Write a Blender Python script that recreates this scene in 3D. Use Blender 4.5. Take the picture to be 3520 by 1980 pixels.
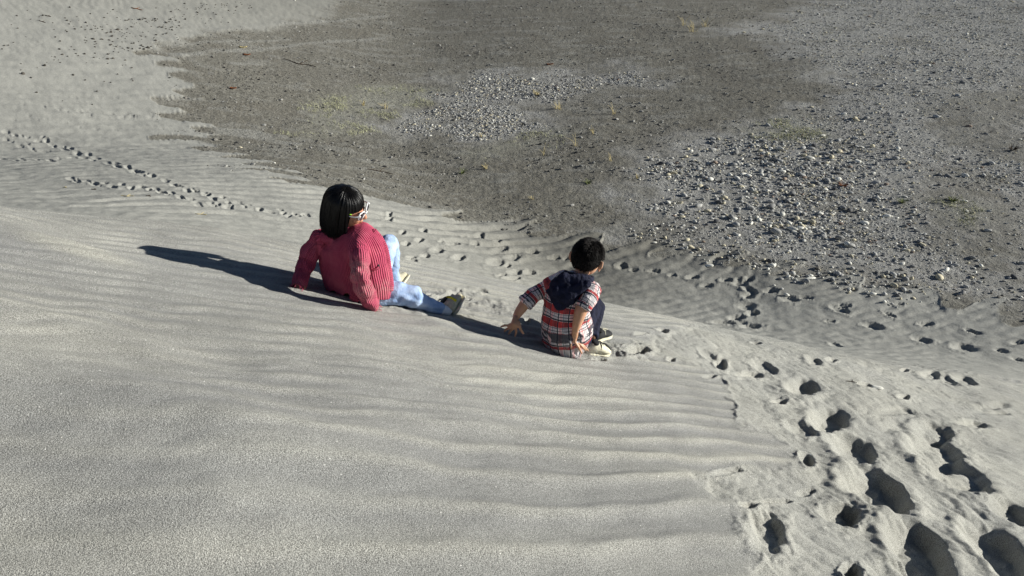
import bpy, bmesh, math, random
import numpy as np
from mathutils import Vector, Matrix
random.seed(4); RNG = np.random.default_rng(7)
for o in list(bpy.data.objects): bpy.data.objects.remove(o)
scene = bpy.context.scene
COL = scene.collection
# ------------------------------------------------------------------ camera, sky, sun, exposure
EYE = Vector((0.0, 0.0, 6.5)); PITCH = math.radians(29.0); FPX = 2659.0   # focal length in pixels of a 3520 px wide frame
cam = bpy.data.cameras.new("camera"); cam.sensor_width = 36; cam.lens = 36*FPX/3520
cam.clip_start = .05; cam.clip_end = 3000
camo = bpy.data.objects.new("camera", cam); COL.objects.link(camo)
camo.location = EYE; camo.rotation_euler = (math.pi/2-PITCH, 0, 0); scene.camera = camo
SUN_EL = math.radians(15.6); SUN_AZ = math.radians(8)       # azimuth measured from +X towards +Y
sdir = Vector((math.cos(SUN_EL)*math.cos(SUN_AZ), math.cos(SUN_EL)*math.sin(SUN_AZ), math.sin(SUN_EL)))
w = bpy.data.worlds.new("World"); scene.world = w; w.use_nodes = True
nt = w.node_tree; bg = nt.nodes['Background']; sky = nt.nodes.new('ShaderNodeTexSky')
sky.sky_type = 'NISHITA'; sky.sun_disc = False; sky.sun_elevation = SUN_EL
sky.sun_rotation = math.pi/2 - SUN_AZ; sky.altitude = 3200; sky.air_density = .85; sky.dust_density = .2
nt.links.new(sky.outputs[0], bg.inputs[0]); bg.inputs[1].default_value = .05
sl = bpy.data.lights.new("sun", 'SUN'); sl.energy = 5.0; sl.angle = math.radians(.5); sl.color = (1, .972, .895)
so = bpy.data.objects.new("sun", sl); COL.objects.link(so); so.rotation_euler = sdir.to_track_quat('Z', 'Y').to_euler()
so.location = (20, 0, 20)
scene.view_settings.view_transform = 'Standard'; scene.view_settings.look = 'None'
scene.view_settings.exposure = 0.52; scene.view_settings.gamma = 1
# ------------------------------------------------------------------ numpy helpers
CP, SP = math.cos(PITCH), math.sin(PITCH)
def ray(px, py):
    x = (np.asarray(px, float)-1760)/FPX; u = (990-np.asarray(py, float))/FPX
    return x, CP+u*SP, -SP+u*CP
_g = np.random.default_rng(3).uniform(0, 2*np.pi, (256, 256)); GX, GY = np.cos(_g).astype(np.float32), np.sin(_g).astype(np.float32)
def noise(x, y, s=0):
    x = np.asarray(x, np.float32)+s*17.31; y = np.asarray(y, np.float32)+s*9.77
    ix = np.floor(x).astype(np.int32); iy = np.floor(y).astype(np.int32); fx = x-ix; fy = y-iy
    u = fx*fx*(3-2*fx); v = fy*fy*(3-2*fy)
    def d(a, b):
        i, j = (ix+a) & 255, (iy+b) & 255
        return GX[i, j]*(fx-a)+GY[i, j]*(fy-b)
    n0 = d(0, 0)*(1-u)+d(1, 0)*u; n1 = d(0, 1)*(1-u)+d(1, 1)*u
    return (n0*(1-v)+n1*v)*1.5
def fbm(x, y, o=3, s=0):
    r = 0; a = 1; f = 1
    for k in range(o): r = r+a*noise(x*f, y*f, s+k*3); a *= .5; f *= 2.03
    return r
def sst(a, b, x):
    t = np.clip((x-a)/(b-a), 0, 1); return t*t*(3-2*t)
# ------------------------------------------------------------------ the ground's large shape (metres)
BX = [-12, -5, -2.5, -1.25, .6, 2, 3.4, 5.6, 12]; BY = [-2.5, 1.6, 3.6, 4.5, 4.95, 5.4, 5.9, 6.9, 9.5]
def brow(x):
    xs = np.asarray(x, float); r = 0
    for k in (-.8, -.4, 0, .4, .8): r = r+np.interp(xs+k, BX, BY)
    return r/5
def dune(x, y):
    xx = np.where(x < -3, -3-2.5*(1-np.exp((x+3)/2.5)), x)
    yy = np.where(y < 0, y*.3, y)
    d = y-brow(x); w_ = .15+.10*np.log1p(np.exp(np.clip((x-1)*1.5, -30, 4)))/1.5
    z = 6.5-1.35-.32*xx-.26*yy-.36*w_*np.log1p(np.exp(np.clip(d/w_, -30, 30)))-.0*xx
    return z
def floor0(x, y):
    # gentle rise of another dune far left, slow swells elsewhere
    up = np.clip(-x-1.5-.05*y, 0, 60)
    return .30*up*up/(5+up)*sst(5, 14, y) + .10*np.sin(x*.23+1)*np.sin(y*.19)
def base(x, y):
    a = dune(x, y); b = floor0(x, y); k = .28
    m = np.maximum(a, b); return m+k*np.log1p(np.exp(-np.abs(a-b)/k))
def hit(px, py, fn=base):
    """world point where the view line through a pixel of the photograph meets the ground"""
    dx, dy, dz = ray(px, py); shp = np.broadcast(dx, dy).shape
    dx, dy, dz = [np.broadcast_to(a, shp).ravel() for a in (dx, dy, dz)]
    ts = np.concatenate([np.arange(.8, 14, .04), np.geomspace(14, 120, 160)])
    lo = np.full(dx.shape, ts[0]); hi = np.full(dx.shape, ts[-1]); done = np.zeros(dx.shape, bool)
    for a, b in zip(ts[:-1], ts[1:]):
        under = (6.5+dz*b < fn(dx*b, dy*b)) & ~done
        lo[under] = a; hi[under] = b; done |= under
    for _ in range(14):
        m = (lo+hi)/2; u = 6.5+dz*m < fn(dx*m, dy*m); hi = np.where(u, m, hi); lo = np.where(u, lo, m)
    return (dx*hi).reshape(shp), (dy*hi).reshape(shp), (6.5+dz*hi).reshape(shp), hi.reshape(shp)
# ------------------------------------------------------------------ footprints: (px, py, half length, half width, angle, depth)
PR = []
def zr(ox, oy, sc, rows, dep, k=1.0):
    for r in rows:
        x, y, a, b = r[:4]; an = r[4] if len(r) > 4 else 0; dd = r[5] if len(r) > 5 else dep
        PR.append((ox+x/sc, oy+y/sc, a/sc*k, b/sc*k, an, dd))
NEARP = [(910, 450, 120, 70, 5), (1060, 630, 150, 72, 22), (1210, 870, 215, 95, 32, .12), (985, 1040, 125, 66, 5, .08), (1550, 525, 120, 42, 15, .07),
 (1560, 640, 160, 80, 18), (1700, 800, 200, 75, 22), (1810, 485, 95, 24, 5, .05), (520, 1180, 110, 125, -35, .055), (1450, 1220, 240, 125, 48, .11),
 (1980, 1300, 300, 110, 42, .13), (2040, 1040, 150, 60, 30, .09), (730, 262, 100, 48, 10, .07), (236, 96, 38, 30, 30, .05), (170, 60, 70, 22, 30, .025),
 (500, 130, 85, 28, 24, .045), (410, 166, 95, 16, 4, .035), (168, 178, 42, 10, 0, .02), (812, 110, 52, 22, 18, .04), (1125, 266, 46, 18, 5, .04),
 (775, 690, 48, 34, 40, .05), (740, 495, 95, 36, 20, .045), (270, 800, 100, 24, -14, .022), (600, 335, 50, 14, -5, .025), (1040, 1425, 60, 45, 20, .07),
 (1300, 1400, 150, 60, 15, .03), (1330, 415, 100, 24, 0, .022), (1800, 880, 130, 40, 15, .035), (1980, 420, 60, 20, 5, .04), (1960, 370, 60, 18, 5, .03),
 (1370, 335, 40, 14, 0, .03), (560, 980, 120, 16, -8, .02), (760, 900, 60, 22, -12, .018), (400, 1020, 60, 20, 0, .025), (1540, 185, 60, 18, 10, .045),
 (1640, 215, 70, 16, 20, .04), (1745, 225, 70, 18, 15, .05), (1375, 158, 24, 9, 0, .03), (920, 98, 36, 13, 0, .03), (935, 10, 40, 10, 10, .03), (1900, 395, 80, 26, 10, .03)]
zr(2350, 1180, 1.811, NEARP, .080, 1.06)
zr(1300, 700, 1.160, [(300, 352, 34, 8, -12, .03), (345, 372, 26, 7, 0, .025), (400, 345, 36, 8, 5, .025), (205, 358, 30, 7, -8, .02), (1035, 583, 46, 17, 0, .09), (882, 613, 30, 9, 0, .05), (1130, 503, 26, 8, 10, .04), (1050, 521, 26, 6, -5, .03), (1168, 612, 18, 8, 0, .03),
 (1505, 552, 24, 6, 5, .03), (1440, 468, 30, 8, 0, .03), (590, 458, 22, 12, -20, .03), (240, 372, 40, 10, -12, .03), (150, 352, 50, 8, 5, .02)], .04)
# on the valley floor
zr(1300, 700, 1.160, [(45, 62, 14, 7), (95, 118, 14, 7), (110, 158, 18, 7), (165, 145, 18, 9), (180, 110, 14, 7), (235, 182, 27, 12), (185, 205, 18, 7), (130, 212, 20, 5), (132, 227, 22, 7),
 (295, 162, 24, 9), (320, 212, 26, 10), (385, 160, 20, 8), (405, 125, 18, 8), (475, 150, 18, 7), (490, 183, 32, 9), (540, 218, 30, 12), (465, 237, 34, 14), (515, 248, 14, 8),
 (615, 193, 26, 8), (545, 276, 28, 10), (605, 275, 22, 10), (490, 287, 20, 6), (530, 302, 34, 7), (705, 215, 24, 7), (750, 218, 14, 8), (970, 250, 24, 9), (1020, 266, 20, 6),
 (1100, 270, 26, 6), (1172, 286, 18, 7), (1255, 291, 26, 9), (1310, 322, 30, 7), (1385, 300, 26, 9), (1440, 308, 34, 14), (1480, 296, 22, 12), (1480, 338, 32, 12, 25), (1478, 361, 26, 12),
 (1570, 347, 30, 9), (1640, 380, 36, 12), (1700, 376, 34, 5, 5), (1470, 404, 38, 16), (1495, 431, 28, 10), (1430, 450, 34, 9), (1375, 470, 44, 8), (1485, 485, 44, 11), (1835, 420, 40, 13, 20),
 (1858, 409, 28, 7), (1800, 468, 24, 4), (1970, 488, 44, 12, 10), (2185, 478, 32, 9), (2165, 543, 42, 12, 12), (2330, 576, 54, 16, 10), (2365, 510, 32, 7, 22), (2040, 441, 28, 6, 20),
 (2548, 556, 26, 11), (45, 42, 12, 5), (25, 70, 12, 4), (250, 150, 12, 5), (340, 130, 14, 5), (2080, 400, 18, 5), (2480, 590, 30, 8, 15), (2545, 625, 30, 8, 15)], .055)
rr = random.Random(5)
def trail(pts, n, a, b, dep, jit):
    seg = [math.dist(pts[i], pts[i+1]) for i in range(len(pts)-1)]; L = sum(seg)
    for k in range(n):
        s = (k+.5)/n*L; i = 0
        while s > seg[i] and i < len(seg)-1: s -= seg[i]; i += 1
        f = s/seg[i]; x = pts[i][0]*(1-f)+pts[i+1][0]*f; y = pts[i][1]*(1-f)+pts[i+1][1]*f
        if rr.random() < .12: continue
        PR.append((x+rr.uniform(-11, 11), y+(jit if k % 2 else -jit)*rr.uniform(.3, 1.2)+rr.uniform(-3, 3), a*rr.uniform(.6, 1.35), b*rr.uniform(.6, 1.25), rr.uniform(0, 16), dep*rr.uniform(.28, .8)))
        if rr.random() < .35: PR.append((x+rr.uniform(-16, 16), y+rr.uniform(-8, 8), a*rr.uniform(.4, .8), b*rr.uniform(.4, .8), rr.uniform(-10, 30), dep*rr.uniform(.25, .5)))
trail([(0, 455), (130, 480), (250, 515), (400, 570), (560, 620), (700, 665), (880, 715), (1090, 752)], 46, 15, 5, .05, 5)
trail([(0, 480), (90, 500), (160, 520)], 8, 14, 5, .05, 3)
trail([(0, 548), (120, 553), (230, 545), (300, 535)], 10, 15, 4, .04, 3)
trail([(230, 612), (330, 628), (460, 642), (560, 658), (650, 690), (800, 710)], 20, 15, 5.5, .055, 4)
trail([(30, 362), (200, 378), (340, 392), (520, 396)], 20, 17, 4, .03, 7)
trail([(140, 330), (300, 332), (420, 333)], 8, 14, 2.5, .02, 2)
trail([(0, 395), (260, 430), (420, 440)], 12, 12, 3, .02, 9)
# ------------------------------------------------------------------ region outlines (photograph pixels laid on the ground)
def world_poly(pts, dens=1):
    p = np.array(pts, float); x, y, z, t = hit(p[:, 0], p[:, 1]); return np.stack([x, y], 1)
def sdist(P, x, y):
    """signed distance to polygon, positive inside"""
    d2 = np.full(x.shape, 1e9); ins = np.zeros(x.shape, bool); n = len(P)
    for i in range(n):
        ax, ay = P[i]; bx, by = P[(i+1) % n]; ex, ey = bx-ax, by-ay
        wx, wy = x-ax, y-ay; t = np.clip((wx*ex+wy*ey)/(ex*ex+ey*ey+1e-9), 0, 1)
        d2 = np.minimum(d2, (wx-ex*t)**2+(wy-ey*t)**2)
        if ay != by:
            c = ((ay > y) != (by > y)) & (x < (bx-ax)*(y-ay)/(by-ay)+ax); ins ^= c
    return np.sqrt(d2)*np.where(ins, 1, -1)
# dark damp crust of the flat; everything on the floor outside it is sand
DARK = [(1180, -40), (1150, 20), (1080, 70), (930, 95), (800, 106), (590, 132), (500, 172), (470, 188), (640, 196), (560, 208), (520, 222), (600, 240), (590, 262), (640, 285), (600, 318), (520, 344), (470, 366), (540, 380),
 (620, 412), (690, 445), (555, 462), (560, 478), (680, 480), (670, 505), (720, 530), (830, 545), (850, 585), (930, 590), (1000, 622), (1080, 640), (1300, 690), (1450, 725), (1700, 765), (1860, 808),
 (2060, 838), (2200, 860), (2450, 885), (2750, 960), (3050, 1000), (3300, 1050), (3560, 1110), (5200, 1200), (6000, 600), (6000, -40)]
GRAV = [[(2170, 760), (2240, 690), (2170, 640), (2220, 560), (2290, 490), (2480, 478), (2600, 430), (2800, 380), (2900, 320), (2840, 260), (2640, 110), (2660, 60), (2800, 0), (3100, -30), (5000, -30), (5000, 1000),
  (3560, 1010), (3300, 1000), (3050, 960), (2760, 900), (2520, 860), (2330, 815)],
 [(1320, 440), (1400, 400), (1520, 345), (1560, 280), (1640, 250), (1800, 245), (1960, 262), (2120, 228), (2240, 245), (2230, 280), (2080, 305), (1900, 330), (1850, 400), (1760, 460), (1640, 485), (1420, 478)],
 [(2440, 120), (2640, 70), (2900, 60), (2880, 100), (2600, 105)]]
BARE = [[(3120, 640), (3240, 600), (3560, 690), (3560, 1000), (3360, 900), (3200, 800)], [(3230, 330), (3560, 290), (3560, 560), (3400, 540), (3200, 480)]]
GRASS = [[(1050, 340), (1250, 300), (1450, 290), (1520, 320), (1420, 370), (1200, 390), (1060, 430)], [(1080, 430), (1250, 400), (1250, 440), (1080, 470)],
 [(1800, 478), (1860, 452), (1930, 462), (1900, 490), (1640, 540), (1600, 530)], [(3230, 740), (3260, 700), (3330, 690), (3380, 720), (3330, 780)], [(2560, 450), (2750, 400), (2860, 440), (2700, 500)]]
STREAK = [[(560, 183), (900, 160), (1150, 136), (1330, 128), (1330, 134), (1150, 144), (900, 170), (600, 196)], [(500, 155), (800, 138), (1000, 130), (1000, 135), (700, 150), (520, 163)],
 [(700, 105), (1000, 75), (1330, 48), (1340, 55), (1000, 85), (720, 112)], [(780, 212), (900, 215), (900, 222), (790, 220)], [(560, 330), (690, 335), (690, 345), (560, 342)],
 [(720, 430), (900, 445), (960, 480), (1050, 492), (1000, 500), (880, 478), (740, 455)]]
TRAMP = [(2490, 1280), (2530, 1400), (2500, 1435), (2680, 1475), (2720, 1530), (2760, 1580), (2560, 1608), (2410, 1665), (2465, 1732), (2550, 1752), (2560, 1805), (2577, 1870), (2630, 1900), (2580, 2100), (4200, 2100), (4300, 1320), (3560, 1330), (3100, 1250), (2700, 1160), (2300, 1140), (2150, 1190), (2330, 1230)]
# ------------------------------------------------------------------ grid
def geom_rows():
    ys = [-60, -30, -15, -8, -4, -2, -1, -.3, .2, .5]; y = .75
    while y < 400:
        ys.append(y)
        if y < 6.2: dy = .0035+.0011*max(0, y-1)
        elif y < 9: dy = .022
        else: dy = .024*(y/9)**1.75
        if y > 60: dy = (y/60)**2*1.2
        y += dy
    return np.array(ys)
rows = geom_rows()
cols = np.concatenate([[-14, -9, -6, -4.5, -3.4, -2.6], np.linspace(-2.1, -1.08, 130), np.linspace(-1.06, 1.06, 1180), np.linspace(1.08, 2.1, 130), [2.6, 3.4, 4.5, 6, 9, 14]])
A_, Yg = np.meshgrid(cols, rows); Xg = A_*(.62*np.maximum(Yg, .3)+.52)
Xg = Xg.astype(np.float64); print("ground grid", Xg.shape)
def ground_height(X, Y):
    Z = base(X, Y)
    d = Y-brow(X)
    near = 1-sst(-.1, .7, d)
    n_lo = noise(X*.9, Y*.9, 1); n_md = noise(X*.55, Y*.55, 2)
    sdt = sdist(TRW, X+.05*noise(X*6, Y*6, 8)+.03*noise(X*19, Y*19, 9), Y+.06*noise(X*5, Y*5, 10)+.02*noise(X*23, Y*23, 11))
    tr = sst(-.03-.05*np.abs(noise(X*2, Y*2, 77)), .03+.06*np.abs(noise(X*2, Y*2, 77)), sdt)*near
    # wind ripples of the near slope
    wq = .075*n_lo+.030*noise(X*2.3, Y*2.3, 4)+.016*noise(X*5.5, Y*4.5, 61)
    fwd = 1-.0*X
    qq = Y-.52*X-.085*(X-.7)*(X-.7)+wq; qt = np.linspace(-40, 60, 8001); lam = .122+.118/(1+np.exp((qt-2.15)/.30)); cph = np.concatenate([[0], np.cumsum((qt[1]-qt[0])/((lam[1:]+lam[:-1])/2))]); ph = 2*np.pi*np.interp(qq, qt, cph); lamq = np.interp(qq, qt, lam)
    amp = (lamq/.205)**.8*(.0076+.0044*noise(X*1.1-.6*Y, Y*.9+2, 5)+.0018*noise(X*3.1, Y*3.1, 62))*(.24+.76*sst(-1.9, .3, X+.35*(Y-2.6)))*1.0+.0006
    rip = (np.exp(.95*np.sin(ph+.25*np.sin(ph)))-1.24)*.95
    lf = sst(.3, -1.6, X-.25*(Y-2))*sst(1.9, 2.7, Y); Z += near*(1-tr)*amp*rip*(1-.35*lf)
    # finer crosswise ripples on the left and towards the brow
    ph2 = 2*np.pi*(Y-.30*X+.35*wq+.03*noise(X*3, Y*5, 12))/.062
    Z += near*(1-tr)*.0012*np.sin(ph2)*sst(-1.6, -.3, d)*(1-sst(-.15, .4, d))
    ph3 = 2*np.pi*(Y-.42*X+1.1*wq+.04*noise(X*4, Y*3, 18))/.105
    Z += near*(1-tr)*(.0008+.0030*lf+.0024*np.abs(noise(X*1.7, Y*1.7, 19))*sst(1.6, 2.6, Y))*np.sin(ph3+.4*np.sin(ph3))
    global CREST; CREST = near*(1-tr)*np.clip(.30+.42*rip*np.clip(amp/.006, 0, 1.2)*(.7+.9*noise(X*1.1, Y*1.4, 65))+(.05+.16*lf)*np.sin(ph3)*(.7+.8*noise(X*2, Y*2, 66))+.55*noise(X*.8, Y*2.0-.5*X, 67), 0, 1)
    for (cx, cy, rx, ry, h) in SCUFF:
        Z += near*h*np.exp(-((X-cx)/rx)**2-((Y-cy)/ry)**2)*(noise(X*14, Y*14, 75)+.6*np.abs(noise(X*30, Y*30, 76))-.2)
    # soft swells
    Z += near*(.034*noise(X*1.05+3, Y*1.5, 6)+.036*n_md)*sst(.3, 1.2, Y)*(1-.3*tr)
    Z += near*(.007*noise(X*3.1, Y*4.6, 13)+.0022*noise(X*9-4*Y, Y*11, 64))
    for (px, py, rx, ry, h) in BUMPS:
        cx, cy = px, py
        Z += near*h*np.exp(-((X-cx)/rx)**2-((Y-cy)/ry)**2)
    # trampled sand: slumped, lumpy, a low step at its edge
    Z += tr*(-.016+.015*noise(X*3.3, Y*3.3, 14)+.013*np.abs(noise(X*7, Y*7, 15))+.006*np.abs(noise(X*17, Y*17, 16))+.0014*noise(X*40, Y*40, 17))
    lip = np.exp(-((sdt-.015)/.02)**2)*near; Z += lip*.005
    # valley floor
    far = 1-near
    dk = sdist(DKW, X+.35*noise(X*1.1, Y*1.1, 20)+.12*noise(X*4, Y*4, 21), Y+.35*noise(X*.9, Y*1.3, 22)+.1*noise(X*4, Y*5, 23))
    # tongues of sand reach over the crust
    tong = np.sin(2*np.pi*(Y-.62*X+.5*noise(X*.6, Y*.6, 24))/1.15)
    dk = dk-.55*np.clip(tong+.25, -.6, 1)*sst(-1, .5, dk)*(1-sst(.8, 2.2, dk))*sst(30, 14, Y)
    soft_ = 1+9*sst(18, 34, Y); dark = sst(-.04*soft_, .06*soft_, dk+.25*(soft_-1)/9*noise(X*.5, Y*2.4, 47)*2)
    dist = np.clip(d, 0, 40)
    turn = sst(5.0, 8.5, dist+.8*noise(X*.4, Y*.4, 44))
    pa = 2*np.pi*((Y-.36*X+.05*noise(X*2.2, Y*2.2, 26)+.25*noise(X*.45, Y*.45, 25))/.20)
    pb = 2*np.pi*((Y-.78*X+.35*noise(X*.5, Y*.5, 25)+.12*noise(X*1.7, Y*1.7, 26))/.52)
    prof = (1-turn)*.38*(np.sin(pa)+.3*np.sin(2*pa+.9))+turn*(.95+.9*noise(X*1.0, Y*1.0, 45))*(np.sin(pb)+.45*np.sin(2*pb+.9)+.16*np.sin(3*pb+1.5))
    ra = (.014+.017*turn)*sst(-5, 1.5, X-.15*Y+3)*(.75+.6*noise(X*.5, Y*.5, 27))*(1-sst(22, 34, Y))+.006
    Z += far*(1-dark*.93)*ra*prof*sst(.8, 3.0, dist)
    Z += far*(1-dark)*(.035*noise(X*.5, Y*.55, 28)+.012*noise(X*3, Y*4, 29)+.006*noise(X*8, Y*9, 46)+.02*noise(X*1.3, Y*3.5, 43)*sst(9, 14, Y))
    Z += far*dark*(-.015+.03*noise(X*.45, Y*.45, 30)+.012*noise(X*4, Y*4, 31)+.010*np.abs(noise(X*9, Y*12, 32)))
    step = sst(-.12, 0, dk)*(1-sst(.0, .02, dk)); Z += far*.012*step
    return Z, near, tr, dark, dk, d
EYEZ = 6.5
TRW = world_poly(TRAMP); DKW = world_poly(DARK)
def bump_px(px, py, rx, ry, h):
    x, y, z, t = hit(px, py); return (float(x), float(y), rx, ry, h)
BUMPS = [bump_px(250, 850, .22, .10, .028), bump_px(80, 1060, .5, .07, .022), bump_px(760, 1215, .20, .13, -.032), bump_px(640, 1290, .5, .08, -.02), bump_px(500, 1380, .8, .12, .02),
         bump_px(1500, 1120, .10, .07, .018), bump_px(1560, 1160, .14, .05, -.012), bump_px(200, 1330, .5, .1, -.015), bump_px(150, 1960, .25, .08, .02), bump_px(950, 1650, .5, .12, -.018)]
SCUFF = [bump_px(x_, y_, a_, b_, h_) for x_, y_, a_, b_, h_ in ((1500, 1045, .22, .16, .020), (1620, 1025, .22, .16, .018), (1390, 1060, .15, .08, .012), (2110, 1195, .22, .12, .020), (2020, 1215, .14, .08, .014), (1780, 1130, .16, .10, .014), (1300, 1062, .10, .06, .010), (1740, 1050, .12, .12, .012))]
Zg, NEAR, TR, DARKM, DK, DB = ground_height(Xg, Yg)
# footprints
prx = np.array([p[:2] for p in PR]); hx, hy, hz, ht = hit(prx[:, 0], prx[:, 1])
PRW = []
EDGE = np.zeros_like(Zg); PITM = np.zeros_like(Zg)
for k, (px, py, a, b, an, dep) in enumerate(PR):
    c, s = math.cos(math.radians(an)), math.sin(math.radians(an))
    e = 1.0; P0 = np.array([hx[k], hy[k]]); t = ht[k]
    gx_ = float(base(P0[0]+.02, P0[1])-base(P0[0]-.02, P0[1]))/.04; gy_ = float(base(P0[0], P0[1]+.02)-base(P0[0], P0[1]-.02))/.04
    zc = float(base(P0[0], P0[1]))
    def onplane(qx, qy):
        dx, dy, dz = ray(qx, qy); tt = (zc-6.5-gx_*P0[0]-gy_*P0[1])/(dz-gx_*dx-gy_*dy); return np.array([dx*tt, dy*tt])
    va = (onplane(px+a*c*.2, py+a*s*.2)-onplane(px-a*c*.2, py-a*s*.2))/.4
    vb = (onplane(px-b*s*.2, py+b*c*.2)-onplane(px+b*s*.2, py-b*c*.2))/.4
    for v in (va, vb):
        L = np.linalg.norm(v); v *= min(1, .34/L)
    M = np.stack([va, vb], 1)
    if abs(np.linalg.det(M)) < 1e-4: continue
    va *= 1.0; R = 2.3*(np.linalg.norm(va)+np.linalg.norm(vb))
    r0, r1 = np.searchsorted(rows, [P0[1]-R, P0[1]+R])
    if r1 <= r0: continue
    xs, ys = Xg[r0:r1], Yg[r0:r1]; msk = np.abs(xs-P0[0]) < R
    cc = np.where(msk.any(0))[0]
    if len(cc) == 0: continue
    c0, c1 = cc[0], cc[-1]+1; xs, ys = xs[:, c0:c1], ys[:, c0:c1]
    Mi = np.linalg.inv(M); qx = Mi[0, 0]*(xs-P0[0])+Mi[0, 1]*(ys-P0[1]); qy = Mi[1, 0]*(xs-P0[0])+Mi[1, 1]*(ys-P0[1])
    f = 1/np.linalg.norm(vb); sc_ = .35/max(.03, np.linalg.norm(vb))
    r = np.sqrt(qx*qx+qy*qy)*(1+.24*noise(xs*sc_*1.6, ys*sc_*1.6, 40+k)+.15*noise(xs*sc_*4, ys*sc_*4, 41+k)+.09*noise(xs*sc_*11, ys*sc_*11, 42+k))
    tl = np.clip(-qx/np.maximum(r, .05), 0, 1); pit = (1-sst(.70-.50*tl, 1.06+.12*tl, r))*(.80+.22*np.clip(qx, -1, 1))
    rim = np.exp(-((r-1.3)/.26)**2)
    side = .6+.4*qy/np.maximum(r, .1)
    lump = 1+.25*noise(xs*sc_*3, ys*sc_*3, 70+k)+.14*np.abs(noise(xs*sc_*9, ys*sc_*9, 71+k))
    Zg[r0:r1, c0:c1] += np.exp(-((r-1.35)/.4)**2)*np.abs(noise(xs*sc_*7, ys*sc_*7, 72+k))*dep*.16
    Zg[r0:r1, c0:c1] += -dep*pit*lump+dep*.17*rim*side
    EDGE[r0:r1, c0:c1] = np.maximum(EDGE[r0:r1, c0:c1], (1-sst(.9, 1.6, r)))
exec_after_ground = None
nr, nc = Xg.shape
def sample_ground(x, y):
    """ground height at a point by looking it up in the grid"""
    i = int(np.clip(np.searchsorted(rows, y), 1, nr-1)); res = []
    for j in (i-1, i):
        res.append(float(np.interp(x, Xg[j], Zg[j])))
    f = (y-rows[i-1])/(rows[i]-rows[i-1]); return res[0]*(1-f)+res[1]*f
# regions as attributes
def region(polys, soft, wob, s0, X=None, Y=None):
    X = Xg if X is None else X; Y = Yg if Y is None else Y
    xw = X+wob*noise(X*.8, Y*.8, s0)+wob*.35*noise(X*3.2, Y*3.2, s0+1); yw = Y+wob*noise(X*.8+9, Y*.8, s0+2)+wob*.35*noise(X*3, Y*3, s0+3)
    m = np.zeros_like(X)
    for P in polys: m = np.maximum(m, sst(-soft, soft, sdist(P, xw, yw)))
    return m
GRW = [world_poly(p) for p in GRAV]; BRW = [world_poly(p) for p in BARE]; GSW = [world_poly(p) for p in GRASS]; STW = [world_poly(p) for p in STREAK]
far_rows = rows > 6.0
def regf(*a):
    m = np.zeros_like(Xg); fr = np.where(far_rows)[0][0]; m[fr:] = region(*a, Xg[fr:], Yg[fr:]); return m
GRAVM = np.clip(regf(GRW, 1.3, 1.1, 50)*(1.15+1.1*fbm(Xg*.55, Yg*.8, 3, 57)), 0, 1)*(1-.75*regf(BRW, .6, .6, 54))
GRASM = regf(GSW, .6, .5, 58); STRM = regf(STW, .10, .12, 62)
# patchy remains of pale sand over the crust
pat = sst(.20, .50, fbm(Xg*.8, Yg*2.0-.3*Xg, 4, 80)+.25*noise(Xg*.2, Yg*.2, 84))*DARKM*(1-GRAVM)*.55
STRM = np.maximum(np.clip(STRM*(.95+.6*noise(Xg*2, Yg*3, 85)), 0, 1), pat)
Zg += NEAR*0+(1-NEAR)*.012*STRM
# fade of pale sand to browner sand away from the dune foot, right side
BRN = (1-NEAR)*sst(3.8, 8.5, DB+.8*noise(Xg*.5, Yg*.5, 90))*sst(-4.5, 1.0, Xg-.10*Yg)
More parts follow.
